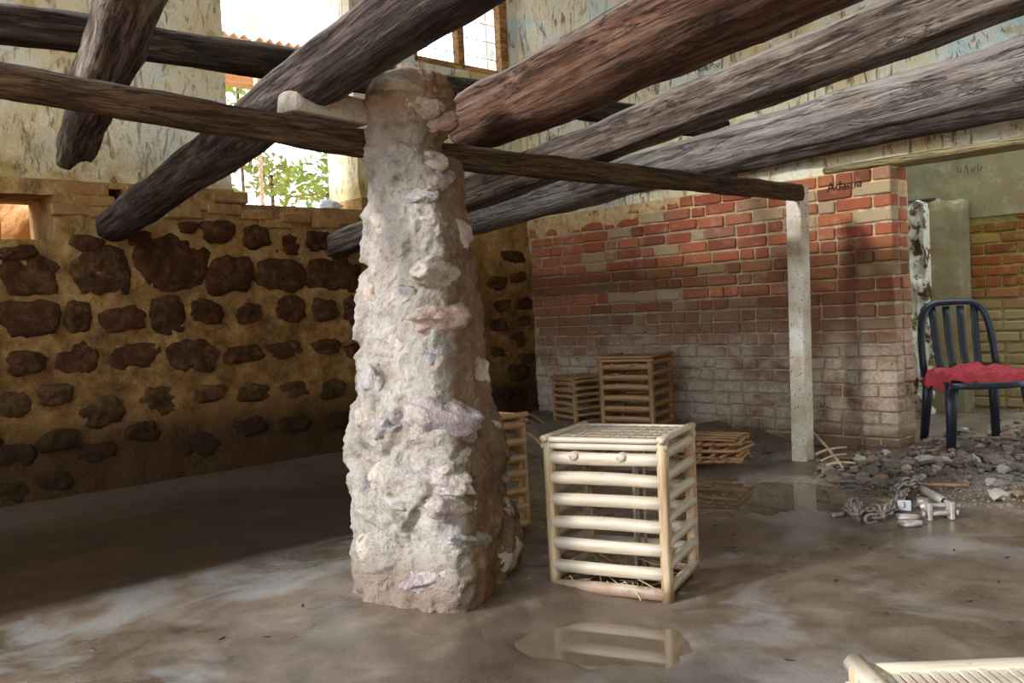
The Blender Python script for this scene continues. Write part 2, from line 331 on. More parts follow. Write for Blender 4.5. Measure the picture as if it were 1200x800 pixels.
def slab_with_holes(name, axis, plane, u0_, u1, z0, z1, step, holes, thick, fn, mat, skip=None):
    """wall sheet in plane axis=plane (u = other horizontal axis), cells inside holes left open, given thickness away from the room"""
    us = [u0_ + (u1 - u0_) * i / max(1, round((u1 - u0_) / step)) for i in range(max(1, round((u1 - u0_) / step)) + 1)]
    zs = [z0 + (z1 - z0) * i / max(1, round((z1 - z0) / step)) for i in range(max(1, round((z1 - z0) / step)) + 1)]
    for h in holes:                                   # snap the grid lines to the hole edges
        for val, arr in ((h[0], us), (h[1], us), (h[2], zs), (h[3], zs)):
            k = min(range(len(arr)), key=lambda q: abs(arr[q] - val))
            if abs(arr[k] - val) < step and 0 < k < len(arr) - 1: arr[k] = val
    bm = bmesh.new(); grid = []
    def pt(u, z, d): return (u, plane + d, z) if axis == 1 else (plane + d, u, z)
    for u in us: grid.append([bm.verts.new(pt(u, z, -fn(u, z))) for z in zs])
    for i in range(len(us) - 1):
        for j in range(len(zs) - 1):
            cu, cz = (us[i] + us[i + 1]) / 2, (zs[j] + zs[j + 1]) / 2
            if any(h[0] < cu < h[1] and h[2] < cz < h[3] for h in holes): continue
            if skip and skip(cu, cz): continue
            a = (grid[i][j], grid[i + 1][j], grid[i + 1][j + 1], grid[i][j + 1])
            bm.faces.new(a)
    bmesh.ops.delete(bm, geom=[v for v in bm.verts if not v.link_faces], context='VERTS')
    for f in bm.faces: f.smooth = True
    front = set(bm.faces)
    ex = bmesh.ops.extrude_face_region(bm, geom=bm.faces[:], use_keep_orig=True)
    for g_ in ex['geom']:
        if isinstance(g_, bmesh.types.BMVert):
            if axis == 1: g_.co.y = plane + thick
            else: g_.co.x = plane + thick
    for f in bm.faces:
        if f not in front: f.smooth = False
    for e in bm.edges:
        k = sum(f in front for f in e.link_faces)
        if k == 1 and len(e.link_faces) > 1: e.smooth = False
    bmesh.ops.recalc_face_normals(bm, faces=bm.faces[:])
    me = bpy.data.meshes.new(name); bm.to_mesh(me); bm.free()
    return tag(link(name, me, mat), kind='structure')

# ================================================================== SETTING
# ------------------------------------------------------------------ floor of wet silt
PUDDLES = [(hz(708, 752), .25, .15, -1.05), (hz(885, 582), .62, .34, -.80)]
RIDGES = [([(790, 722), (850, 716), (905, 722), (940, 737), (1005, 742), (1085, 737), (1140, 765)], .006, .016),
          ([(1062, 635), (1044, 662), (1032, 690), (1016, 702)], .004, .010), ([(935, 745), (975, 766), (1015, 772)], .005, .014),
          ([(905, 742), (870, 750), (820, 768)], .004, .012), ([(0, 770), (90, 748), (220, 744), (255, 725), (292, 690), (330, 672)], .004, .012),
          ([(220, 745), (208, 775), (215, 800)], -.006, .02), ([(1090, 735), (1150, 730), (1200, 742)], .004, .012)]
RW = [([hz(*p).xy for p in pts], h, w) for pts, h, w in RIDGES]
def seg_d(p, a, b):
    ab = b - a; t = max(0, min(1, (p - a).dot(ab) / ab.length_squared)); return (p - a - ab * t).length
def floor_z(x, y):
    p = Vector((x, y)); n = fbm((x * .9, y * .9, 0), 3); n2 = fbm((x * 6, y * 6, 3), 4)
    z = .004 * n + .0022 * n2 + .004
    z += .055 * smooth(3.2, 5.0, y + .1 * n) * smooth(4.2, 3.0, x)                        # silt bank below the stone wall
    wr = smooth(3.95, 4.5, x + .08 * n) * smooth(2.75, 3.2, y)
    z += wr * (.10 + .03 * n2)                                                            # and below the brick wall
    z += smooth(4.1, 5.1, x) * smooth(2.75, 2.3, y) * (.035 + .012 * n2)                   # rubble bank of the doorway
    d0 = math.hypot(x - 1.87, y - 2.38); z += .03 * smooth(.62, .36, d0)                  # collar round the pillar foot
    for c, a, b, ang in PUDDLES:
        dx, dy = x - c.x, y - c.y; ca, sa = math.cos(ang), math.sin(ang)
        e = ((dx * ca + dy * sa) / a) ** 2 + ((-dx * sa + dy * ca) / b) ** 2
        if e < 2: z -= .016 * smooth(1.35, .55, e + .8 * n2 + .3 * n)
    if y < 3.6:
        for pts, h, w in RW:
            if min(q.x for q in pts) - .1 < x < max(q.x for q in pts) + .1 and min(q.y for q in pts) - .1 < y < max(q.y for q in pts) + .1:
                d = min(seg_d(p, pts[i], pts[i + 1]) for i in range(len(pts) - 1)) + .006 * n2
                z += h * math.exp(-(d / w) ** 2)
    return z
def axis_pts(a, lo, hi, b, fine, coarse):
    r = []; v = a
    while v < b: r.append(v); v += fine if lo <= v < hi else coarse
    return r + [b]
fxs, fys = axis_pts(-1.8, .5, 5.3, 7.0, .022, .1), axis_pts(-1.9, .3, 5.1, 5.25, .022, .1)
fv = [(x, y, floor_z(x, y)) for x in fxs for y in fys]; ny = len(fys)
ff = [(i * ny + j, (i + 1) * ny + j, (i + 1) * ny + j + 1, i * ny + j + 1) for i in range(len(fxs) - 1) for j in range(ny - 1)]
floor = tag(link('floor', mesh('floor', fv, ff), 'wet_mud'), kind='structure')
lab = ['still muddy puddle mirroring the pale crate in front of the pillar', 'wide shallow puddle below the brick wall, at the foot of the post']
for (c, a, b, ang), l in zip(PUDDLES, lab):
    vv = [(0, 0, 0)] + [(a * 1.35 * math.cos(t * math.pi / 16), b * 1.35 * math.sin(t * math.pi / 16), 0) for t in range(32)]
    tag(link('puddle', mesh('puddle', vv, [(0, k + 1, (k + 1) % 32 + 1) for k in range(32)]), 'muddy_water', None, rotz((c.x, c.y, -.0045), ang)), l, 'puddle')

# ------------------------------------------------------------------ back wall: rubble stone below, plaster above
def back_fn(u, z):
    return .016 * fbm((u * 2.2, z * 2.2, 1), 3) + .020 * fbm((u * 9, z * 9, 5), 4) + .05 * smooth(.35, .0, z + .12 * fbm((u * 2, 0, 7), 2))
NI0, NI1 = hy(2, 280, YB), hy(62, 235, YB); SO0, SO1 = hy(128, 245, YB), hy(144, 222, YB)
OP0, OP1 = 2.55, 3.45
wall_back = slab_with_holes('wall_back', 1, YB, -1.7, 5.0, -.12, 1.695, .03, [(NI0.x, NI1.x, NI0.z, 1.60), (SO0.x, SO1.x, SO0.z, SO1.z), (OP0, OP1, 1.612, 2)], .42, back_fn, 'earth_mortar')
wall_upper_back = slab_with_holes('wall_upper_back', 1, YB + .03, -1.7, 5.0, 1.695, 4.3, .05,
    [(OP0, OP1, 1.6, 3.5), (3.975, 4.92, 2.67, 3.6)], .36, lambda u, z: .008 * fbm((u * 3, z * 3, 2), 4) + .012 * smooth(1.78, 1.70, z), 'plaster')
def dome_mesh(w, h, seed, dep=.02, rough=.16):
    """irregular stone face: local x right, local z up, bulging towards local -y"""
    S, Rg = 28, 6; v = [(0, -dep, 0)]; f = []
    for r in range(1, Rg + 1):
        k = r / Rg
        for s in range(S):
            a = 2 * math.pi * s / S; c, sn = math.cos(a), math.sin(a)
            q = (abs(c) ** 3 + abs(sn) ** 3) ** (-1 / 3) * (1 + rough * 2.2 * fbm((c * 1.6 + seed * 5, sn * 1.6, seed), 4))
            x, z = c * q * w / 2 * k, sn * q * h / 2 * k
            y = -dep * (1 - k ** 5) - dep * .55 * fbm((x * 22 + seed, z * 22, seed * 2), 4) * (1 if k < 1 else 0) + (.03 if k == 1 else 0)
            v.append((x, y, z))
    for s in range(S): f.append((0, 1 + s, 1 + (s + 1) % S))
    for r in range(Rg - 1):
        for s in range(S):
            a, b = 1 + r * S + s, 1 + r * S + (s + 1) % S; f.append((a, a + S, b + S, b))
    return mesh('stone', v, f)
STONES = [(122, 317, 62, 52), (201, 308, 78, 60), (270, 320, 52, 42), (330, 322, 54, 36), (380, 321, 44, 34), (412, 326, 26, 30), (35, 322, 62, 48),
  (255, 272, 38, 26), (298, 279, 30, 26), (336, 284, 33, 26), (220, 266, 20, 13), (372, 282, 26, 20), (398, 302, 18, 14), (20, 296, 40, 16), (165, 280, 26, 18), (100, 285, 34, 18),
  (35, 373, 62, 44), (93, 371, 26, 36), (142, 373, 50, 30), (196, 369, 38, 42), (244, 366, 36, 30), (295, 368, 34, 22), (341, 362, 32, 30), (381, 363, 28, 24), (412, 362, 20, 28),
  (90, 421, 44, 38), (30, 425, 40, 26), (158, 416, 56, 28), (225, 416, 50, 36), (285, 415, 44, 20), (335, 410, 36, 20), (384, 406, 32, 18), (413, 410, 18, 16),
  (16, 474, 36, 28), (66, 462, 34, 22), (120, 483, 44, 32), (190, 468, 46, 36), (246, 461, 34, 18), (297, 461, 32, 20), (346, 456, 32, 20), (391, 455, 26, 22),
  (70, 514, 38, 24), (20, 534, 40, 28), (112, 530, 40, 22), (166, 505, 36, 22), (232, 522, 42, 26), (292, 500, 34, 20), (345, 497, 34, 18), (395, 494, 28, 18), (14, 578, 34, 28), (62, 562, 36, 22),
  (588, 358, 20, 14), (613, 356, 20, 14), (583, 381, 20, 15), (609, 398, 26, 18), (582, 331, 20, 16), (607, 436, 22, 18), (606, 325, 22, 12), (584, 412, 18, 12), (616, 420, 14, 12), (615, 376, 14, 10), (600, 300, 26, 14), (590, 462, 20, 14), (612, 465, 16, 14)]
for k, (px, py, w, h) in enumerate(STONES):
    p = hy(px, py, YB); s = depth_of(p) / FX
    fac = abs(ray(px, py).normalized().y); ww = w * s / max(.45, fac)
    zb = -back_fn(p.x, p.z)
    link('stone', dome_mesh(ww * 1.2, h * s * 1.22, k * 1.37, .020 + .006 * (k % 3), .12), 'wall_stone' if py < 440 and px < 440 else 'wall_stone_faint', wall_back, Matrix.Translation((p.x, YB + zb + .004, p.z)) @ Matrix.Rotation(.12 * math.sin(k * 2.3), 4, 'Y'))
rs = random.Random(31)
for row, zc in enumerate([1.22, 1.02, .82, .62, .42]):                # the same coursing goes on past the frame
    x = -1.55 + .1 * (row % 2)
    while x < 1.05:
        w = rs.uniform(.16, .32); h = rs.uniform(.11, .17)
        link('stone', dome_mesh(w, h, 90 + x * 7 + row * 3.1, .022, .12), 'wall_stone' if row < 3 else 'wall_stone_faint', wall_back, Matrix.Translation((x + w / 2, YB - back_fn(x + w / 2, zc) + .004, zc + rs.uniform(-.02, .02))))
        x += w + rs.uniform(.05, .1)
wb = [box_mesh(.21, .06, .062, .008, .006, s) for s in range(4)]
for k, (px, py) in enumerate([(96, 222), (128, 250), (170, 225), (202, 232), (232, 241), (262, 246), (250, 230), (214, 250), (84, 246), (268, 232), (110, 236), (300, 252), (345, 256), (322, 262), (380, 262), (404, 258)]):
    p = hy(px, py, YB); link('brick', wb[k % 4], 'wall_brick', wall_back, Matrix.Translation((p.x, YB + .012 - back_fn(p.x, p.z), p.z)))
# ------------------------------------------------------------------ right wall: brick below, plaster above, doorway in front
Y0B = 2.21; ZT = 1.592
def brick_fn(u, z):
    m = .006 * fbm((u * 8, z * 8, 1), 3) - .012
    cov = smooth(1.33, 1.5, z - .12 * smooth(4.9, 3.2, u) * 1.4 + .10 * fbm((u * 3, z * 5, 4), 3)) * smooth(2.9, 3.6, u)
    return m + cov * (.018 + .012 * fbm((u * 7, z * 7, 9), 3))
wall_right = slab_with_holes('wall_right', 0, XR, Y0B + .012, 5.06, -.1, ZT, .03, [], .23, brick_fn, 'mortar_brick')
bm_s = [box_mesh(1, 1, 1, .06, .035, s) for s in range(12)]
def unit_brick(seed, L, D, H):
    """brick with its corner rounding kept in metres; meshes shared through a cache"""
    key = (seed % 5, round(L, 3), round(D, 3), round(H, 3))
    if key not in BC: BC[key] = box_mesh(L, D, H, .007, .0035, seed % 5 + 1)
    return BC[key]
BC = {}
rb = random.Random(11); bricks = []
CH = .0755
for c in range(21):
    z = ZT - CH * (c + .5)
    if z < .02: continue
    y = Y0B; first = True
    while y < 5.03:
        L = (.225 if c % 2 else .112) if first else rb.choice([.218, .218, .205, .225, .107, .107, .112])
        L = min(L, 5.05 - y)
        if L < .05: break
        bricks.append((c, y + L / 2, z + rb.uniform(-.003, .003), L - .011, first)); first = False
        y += L
Rz90 = Matrix.Rotation(math.pi / 2, 4, 'Z')
full = []; rest = []
for b in bricks:
    p = Vector((XR, b[1], b[2])); (full if True else rest).append((depth_of(p) - (.5 if b[4] else 0), b))
full.sort(key=lambda q: q[0])
restbm = bmesh.new()
for i, (d, (c, y, z, L, first)) in enumerate(full):
    me = unit_brick(rb.randrange(99), round(L / .004) * .004, .10, CH - .011)
    mw = Matrix.Translation((XR + .05 + rb.uniform(-.004, .005), y, z)) @ Rz90 @ Matrix.Rotation(rb.uniform(-.012, .012), 4, 'Y') @ Matrix.Rotation(rb.uniform(-.012, .012), 4, 'Z')
    if i < 276: link('brick', me, 'brick', wall_right, mw)
    else:
        t = bmesh.new(); t.from_mesh(me); t.transform(mw); tm = bpy.data.meshes.new('t'); t.to_mesh(tm); t.free(); restbm.from_mesh(tm); bpy.data.meshes.remove(tm)
for c in range(21):                                    # second leaf of bricks seen on the wall's free end
    z = ZT - CH * (c + .5)
    if z < .02: continue
    L = .112 if c % 2 else .225
    link('brick', unit_brick(c, .105, round((L - .011) / .004) * .004, CH - .011), 'brick', wall_right, Matrix.Translation((XR + .16 + rb.uniform(-.01, .012), Y0B + L / 2 + rb.uniform(-.008, .008), z)))
me = bpy.data.meshes.new('brick_courses'); restbm.to_mesh(me); restbm.free()
tag(link('brick_courses', me, 'brick', wall_right), kind='stuff')
wall_upper_right = slab_with_holes('wall_upper_right', 0, XR + .015, -1.8, 5.08, ZT - .005, 4.3, .05, [(-3, 2.6, 1, ZT + .045)], .25, lambda u, z: .008 * fbm((u * 3, z * 3, 12), 4), 'plaster')
# lintel over the doorway and bearing on the brick wall
lint = link('trim_1', rod_mesh(4.15, .12, .022, 12, 20, 0, .004, 3, 0, 5), 'wood_lintel', None, frm((XR + .105, 2.6, ZT + .022), (0, -1, 0))); tag(lint, kind='structure')
# ------------------------------------------------------------------ room behind the doorway
XF = 6.95
wall_far = slab_with_holes('wall_far', 0, XF, .2, 3.9, -.1, 1.46, .06, [], .25, lambda u, z: .008 * fbm((u * 5, z * 5, 3), 3) - .012, 'mortar_far')
for c in range(19):
    z = 1.44 - .078 * (c + .5) + .0
    y = 1.95 + (0.05 if c % 2 else -.06)
    while y < 3.0:
        L = rb.choice([.22, .22, .215, .11])
        if not (z > 1.34 and rb.random() < .4): link('brick', unit_brick(rb.randrange(99), round((L - .013) / .004) * .004, .09, .064), 'brick_far', wall_far, Matrix.Translation((XF + .04 + rb.uniform(-.006, .006), y + L / 2, z)) @ Rz90)
        y += L
wall_upper_far = slab_with_holes('wall_upper_far', 0, XF, .2, 3.9, 1.40, 2.8, .06, [], .25, lambda u, z: .012 + .008 * fbm((u * 4, z * 4, 3), 4) + .015 * (fbm((u * 5, z * 9, 2), 3) if z < 1.5 else 0), 'plaster_green')
slab_with_holes('wall_far_side', 1, 3.7, 5.2, 7.1, -.1, 2.8, .2, [], .2, lambda u, z: 0, 'plaster_green')
# ------------------------------------------------------------------ sides that the photograph does not show but its light does
slab_with_holes('wall_left', 0, -1.7, 3.88, 5.4, -.1, 4.3, .2, [], -.3, lambda u, z: 0, 'plaster')
slab_with_holes('wall_front', 1, -1.9, -2.0, 7.0, -.1, 4.3, .2, [], -.3, lambda u, z: 0, 'plaster')
tag(link('ceiling', box_mesh(6.0, 7.6, .12, 0), 'wood_brown', None, Matrix.Translation((2.4, 1.75, 4.38))), kind='structure')  # unseen; its extent is set to cut sky light on the back wall
tag(link('floor_outside', box_mesh(30, 60, .1, 0), 'dry_earth', None, Matrix.Translation((-16.8, 0, -.12))), kind='structure')
# ------------------------------------------------------------------ outside the back wall: higher ground, earth bank, fence, shed roof, shrubs
tag(link('ground_outside', mesh('ground_outside', [(x * 1.0 - 12, 5.45 + y * .6, 1.28 + .04 * fbm((x * .7, y * .5, 0), 3) + .28 * smooth(1.6, .6, abs(x * 1.0 - 12 - 1.6)) * smooth(.3, 1.2, y * .6)) for x in range(40) for y in range(50)],
     [(i * 50 + j, (i + 1) * 50 + j, (i + 1) * 50 + j + 1, i * 50 + j + 1) for i in range(39) for j in range(49)]), 'dry_earth'), kind='structure')
eb = rock_mesh(41, 4, (.62, .42, .5), .35, 1.6)
tag(link('earth_heap', eb, 'dry_earth', None, Matrix.Translation((1.72, 6.05, 1.32))), 'heap of orange earth outside, seen through the small square wall hole', 'earth heap')
for k, (px, yy, ztop) in enumerate([(308, 7.6, 4.6), (455, 7.6, 4.6), (180, 7.6, 4.6), (590, 7.6, 4.6)]):
    p = hy(px, 200, yy); tag(link('fence_post', rod_mesh(ztop - 1.2, .018, .018, 10, 6), 'roof_purlin', None, frm((p.x, yy + .04, 1.2), (0, 0, 1))), 'thin pale pole of the wire fence outside the wall opening', 'post', 'poles of the wire fence')
wv, wf = [], []
def wire(a, b, r):
    a, b = Vector(a), Vector(b); d = (b - a).normalized(); s = d.cross(Vector((0, 1, 0.01))).normalized() * r; t = d.cross(s); n = len(wv)
    for q in (a, b): wv.extend([q + s, q + t, q - s, q - t])
    for i in range(4): wf.append((n + i, n + (i + 1) % 4, n + 4 + (i + 1) % 4, n + 4 + i))
for k in range(70):
    x = 2.4 + k * .075
    wire((x, 7.6, 1.3), (x + 1.5, 7.6, 2.8), .0025); wire((x + 1.5, 7.6, 1.3), (x, 7.6, 2.8), .0025)
fence = link('wire_fence', mesh('wire_fence', wv, wf, False), 'wire'); tag(fence, 'rusty diamond wire netting stretched outside the wall opening', 'fence')
sr = empty('shed_roof', Matrix.Translation((5, 8.2, 3.62)), label='pale corrugated sheet roof of the shed outside, on orange purlins', cat='roof')
cs = []; n = 33
for i in range(n):
    for j in range(2): cs.append((i / (n - 1) * .84, j * 5.4, .022 * math.cos(i / (n - 1) * 2 * math.pi * 8)))
cme = mesh('roof_sheet', cs, [(2 * i, 2 * i + 2, 2 * i + 3, 2 * i + 1) for i in range(n - 1)])
tilt = Matrix.Rotation(math.atan(.2), 4, 'X')
for k in range(12): link('roof_sheet', cme, 'sheet_roof', sr, tilt @ Matrix.Translation((-4.6 + k * .8, 0, .06 + .004 * (k % 2))))
for k in range(6): link('purlin', box_mesh(9.8, .07, .09, .006), 'roof_purlin', sr, tilt @ Matrix.Translation((.2, .1 + k * 1.04, 0)))
for k in range(3): link('post', box_mesh(.1, .1, 3.2, .006), 'roof_purlin', sr, Matrix.Translation((-4.4 + 4.6 * k, 5.1, -.7)))
def shrub(px, py, yy, rad, n, seed, label):
    p = hy(px, py, yy); rr = random.Random(seed); z0 = 1.25
    root = empty('shrub', Matrix.Translation((p.x, yy, z0)), label=label, cat='shrub', group='shrubs beyond the wire fence')
    v, f = [], []
    for i in range(n):
        d = Vector((rr.gauss(0, 1), rr.gauss(0, 1), rr.gauss(0, 1))).normalized() * rad * rr.random() ** .4
        c = Vector((d.x, d.y, p.z - z0 + d.z * .8)); a = Vector((rr.gauss(0, 1), rr.gauss(0, 1), rr.gauss(0, .6))).normalized(); b = a.cross(Vector((rr.random(), rr.random(), 1))).normalized()
        s = rr.uniform(.05, .09); k = len(v); v += [c - a * s, c + b * s * .4, c + a * s, c - b * s * .4]; f.append((k, k + 1, k + 2, k + 3))
    tag(link('foliage', mesh('foliage', v, f, False), 'leaf', root), kind='stuff')
    link('stem', rod_mesh(max(.2, p.z - z0), .025, .025, 8, 4), 'bark', root, frm((0, 0, 0), (0, 0, 1)))
shrub(385, 226, 8.6, .6, 420, 1, 'loose sunlit green shrub outside, seen through the large wall opening')
shrub(318, 205, 11.8, .4, 260, 2, 'small pale green shrub beside the fence pole outside')
shrub(278, 100, 13.6, .6, 260, 3, 'tall green shrub whose top shows under the shed roof')
shrub(215, 240, 10.0, .8, 300, 4, 'green shrub growing left of the fence pole outside')
# ------------------------------------------------------------------ barred window of the upper wall
w1 = empty('window_1', Matrix.Translation((4.44, YB + .1, 2.66)), kind='structure')
for nm, sx, sz, x, z in [('bottom_rail', .96, .07, 0, .03), ('stile', .06, .95, -.44, .45), ('stile', .075, .95, .435, .45), ('mullion', .06, .95, .0, .45), ('top_rail', .96, .07, 0, .90)]:
    link(nm, box_mesh(sx, .07, sz, .004, .003, 2), 'wood_fresh', w1, Matrix.Translation((x, 0, z)))
for i in range(9):
    if i != 4: link('wire_bar', rod_mesh(.86, .003, .003, 6, 1), 'wire', w1, frm((-.40 + i * .1, .02, .05), (0, 0, 1)))
for i in range(6): link('wire_bar', rod_mesh(.86, .003, .003, 6, 1), 'wire', w1, frm((-.43, .026, .16 + i * .13), (1, 0, 0)))

# ================================================================== PILLAR
pv_levels = [  # pixel row, left edge, right edge of the pillar as seen
    (722, 404, 612), (690, 404, 622), (640, 406, 624), (600, 407, 614), (560, 410, 606), (500, 410, 594), (450, 414, 584), (400, 415, 575), (350, 417, 570), (300, 424, 562), (260, 427, 557), (220, 426, 550), (190, 428, 545), (170, 432, 540), (150, 430, 542), (120, 424, 540), (98, 430, 534), (80, 440, 516)]
PC0 = Vector((1.87, 2.38))
lev = []
for py, l, r in pv_levels:
    mid = (l + r) / 2; d = ray(mid, py); t = PC0.dot(f0.xy) / d.dot(f0); c = EYE + d * t
    hw = (r - l) / 2 * depth_of(c) / FX
    lev.append((c.z, c.x, c.y, hw))
lev.sort()
lev[0] = (-.06, lev[0][1], lev[0][2], lev[0][3] * 1.02)
def lerp_lev(z):
    for a, b in zip(lev, lev[1:]):
        if z <= b[0]:
            t = max(0, (z - a[0]) / (b[0] - a[0])); return [a[i] + (b[i] - a[i]) * t for i in (1, 2, 3)]
    return list(lev[-1][1:])
NS, NR = 210, 300; ZTOP = lev[-1][0] + .01
pv, pf = [], []
for i in range(NR + 1):
    z = -.06 + (ZTOP + .06) * i / NR; cx, cy, hw = lerp_lev(z); endk = 1 - smooth(ZTOP - .05, ZTOP, z) * .75
    if 1.40 < z < 1.52: cy += .06 * math.sin((z - 1.40) / .12 * math.pi)
    for j in range(NS):
        a = 2 * math.pi * j / NS; a -= .40; c, s = math.cos(a), math.sin(a); pw = 5.0 if z < 1.42 else 2.6
        q = (abs(c) ** pw + abs(s) ** pw) ** (-1 / pw); rad = hw * .79 * q * endk; c, s = math.cos(a + .40), math.sin(a + .40)
        off = Vector((c * rad, s * rad)); dv = f0.xy; dd = off.dot(dv); off += dv * dd * (.42 - .27 * smooth(.3, 1.4, z))
        b = Vector((c, s, 0)); P = Vector((cx + off.x, cy + off.y, z))
        W = P + .05 * Vector((fbm(P * 5, 2), fbm(P * 5 + Vector((9, 0, 0)), 2), fbm(P * 5 + Vector((0, 9, 0)), 2)))
        ds, ps = noise.voronoi(W * 5.0 + Vector((3, 1, 0))); cid = noise.cell(ps[0] * 17.3)
        gapk = smooth(.0, .22, ds[1] - ds[0])
        d = .018 * fbm(P * 2.6, 2) + (.022 * cid - .004) * gapk - .018 * (1 - gapk) * (.5 + fbm(P * 3, 2))
        d2, p2 = noise.voronoi(W * 19.0); d += .007 * (noise.cell(p2[0] * 9.1)) * smooth(0, .25, d2[1] - d2[0])
        d += .008 * fbm(P * 11 + Vector((5, 0, 0)), 4) + .006 * noise.ridged_multi_fractal(P * 24, 1.0, 2.0, 4, 1.0, 2.0) - .008 + .005 * fbm(P * 60, 3)
        pv.append(P + b * d)
for i in range(NR):
    for j in range(NS):
        a, b_ = i * NS + j, i * NS + (j + 1) % NS; pf.append((a, b_, b_ + NS, a + NS))
pv.append(Vector((lev[-1][1], lev[-1][2], ZTOP + .01))); k = len(pv) - 1; e = NR * NS
for j in range(NS): pf.append((e + j, e + (j + 1) % NS, k))
pillar = empty('stone_pillar', Matrix.Translation((PC0.x, PC0.y, 0)), label='rough rubble stone pillar daubed with pale mud, tapering upwards', cat='pillar')
shift = Vector((PC0.x, PC0.y, 0))
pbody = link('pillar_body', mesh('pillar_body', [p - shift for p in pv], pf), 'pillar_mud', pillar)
bvh = BVHTree.FromPolygons(pv, pf)
PST = [(532, 372, 56, 36, 'stone_orange'), (462, 352, 34, 30, 'stone_grey'), (500, 258, 30, 22, 'stone_purple'), (522, 492, 88, 46, 'stone_purple'), (434, 346, 26, 34, 'stone_orange'), (442, 452, 30, 44, 'stone_grey'),
  (512, 566, 66, 32, 'stone_purple'), (560, 634, 40, 22, 'stone_grey'), (505, 680, 70, 30, 'stone_purple'), (428, 645, 30, 40, 'stone_pale'), (540, 270, 40, 36, 'stone_pale'), (528, 320, 58, 34, 'stone_pale'), (505, 420, 24, 26, 'stone_grey'),
  (560, 440, 34, 46, 'stone_pale'), (456, 590, 34, 24, 'stone_grey'), (424, 490, 22, 30, 'stone_pale'), (462, 500, 40, 30, 'stone_grey'), (545, 598, 44, 30, 'stone_purple'), (596, 600, 20, 30, 'stone_pale'), (592, 560, 18, 24, 'stone_grey'), (600, 650, 30, 40, 'stone_pale'),
  (447, 262, 30, 30, 'stone_pale'), (505, 190, 44, 26, 'stone_pale'), (526, 210, 34, 26, 'stone_purple'), (480, 232, 34, 24, 'stone_grey'), (463, 402, 36, 28, 'stone_pale'), (490, 120, 50, 38, 'stone_pale'), (525, 140, 34, 26, 'stone_orange'), (470, 98, 56, 22, 'stone_pale'), (583, 500, 14, 18, 'stone_grey'), (540, 540, 36, 24, 'stone_pale'), (446, 560, 30, 30, 'stone_pale')]
for k, (px, py, w, h, m) in enumerate(PST):
    loc, nrm, idx, dist = bvh.ray_cast(EYE, ray(px, py).normalized())
    if loc is None: continue
    s = depth_of(loc) / FX; nh = Vector((nrm.x, nrm.y, 0)).normalized(); face = (loc - EYE).normalized(); fw = max(.5, abs(face.x * nh.x + face.y * nh.y))
    w_, h_ = w * s / fw / 2, h * s / 2; dp = .06 if w > 40 else .042
    me = rock_mesh(k * 2.1 + 3, 4, (w_ * 1.05, dp, h_ * 1.05), .22, 1.5)
    tx = ZUP.cross(nh)
    link('stone', me, m, pillar, Matrix.Translation(loc - shift - nh * dp * .80) @ frm((0, 0, 0), -tx) @ Matrix.Rotation(.4 * math.sin(k * 1.7), 4, 'Y'))

# ================================================================== TIMBERS
def timber(name, mat, p0, p1, r0_, r1, power, label, seed, nz=.014, seg=22, flat=1.0, ext=0.0, bend=0.0, roll_=0.0):
    p0, p1 = Vector(p0), Vector(p1); d = (p1 - p0); L = d.length; dn = d / L; L += ext
    rings = int(L / .035); vs_, fs = [], []
    for i in range(rings + 1):
        t = i / rings; r = r0_ + (r1 - r0_) * t
        o1 = bend * math.sin(math.pi * t) + .02 * fbm((t * 3, seed, 0), 2); o2 = .02 * fbm((t * 3, seed + 9, 4), 2)
        endk = 1 - .12 * (smooth(.02, 0, t) + smooth(.98, 1, t))
        for j in range(seg):
            a = 2 * math.pi * j / seg + roll_; c, s = math.cos(a), math.sin(a); q = (abs(c) ** power + abs(s) ** power) ** (-1 / power)
            x = L * t; g = nz * fbm((x * 2.5 + seed * 3, c * 1.5, s * 1.5), 4) + nz * .6 * fbm((x * 1.2 + seed, c * 5, s * 5 + seed), 4)
            rr = (r * q * endk + g); cr, sr_ = math.cos(roll_), math.sin(roll_)
            vs_.append(Vector((x, c * rr + o1, s * rr * flat + o2)))
    for i in range(rings):
        for j in range(seg):
            a, b = i * seg + j, i * seg + (j + 1) % seg; fs.append((a, b, b + seg, a + seg))
    n = len(vs_); vs_ += [Vector((-.01, 0, 0)), vs_[rings * seg].lerp(vs_[rings * seg + seg // 2], .5)]
    for j in range(seg):
        fs.append((n, (j + 1) % seg, j)); e = rings * seg; fs.append((n + 1, e + j, e + (j + 1) % seg))
    return tag(link(name, mesh(name, vs_, fs), mat, None, frm(p0, dn)), label, 'beam')
timber('timber_beam', 'wood_dark', hy(128, 268, YB + .06), hy(490, 10, 1.9), .092, .100, 2.0, 'thick round dark log slanting down into a socket of the stone wall', 1, .010, ext=2.6)
timber('timber_beam', 'wood_brown', hy(552, 148, 2.66), hy(858, 0, 1.3), .110, .120, 3.4, 'thick red-brown hewn log ending beside the top of the stone pillar', 2, .014, ext=1.9)
timber('timber_beam', 'wood_grey', hy(388, 291, YB + .04), hy(1000, 54, 1.4), .074, .084, 7.0, 'squared grey timber with notches, resting over the bar between pillar and post', 3, .010, ext=2.2)
timber('timber_beam', 'wood_silver', hy(470, 283, YB + .03), hy(1180, 82, 1.15), .082, .100, 2.1, 'pale silvery round log lying close above the brick wall', 4, .012, ext=1.9)
timber('timber_beam', 'wood_dark', Vector((5.0, 5.04, 1.72)), hy(1200, 124, 1.5), .062, .064, 2.4, 'slim dark log running along the top of the brick wall', 5, .008, ext=2.2)
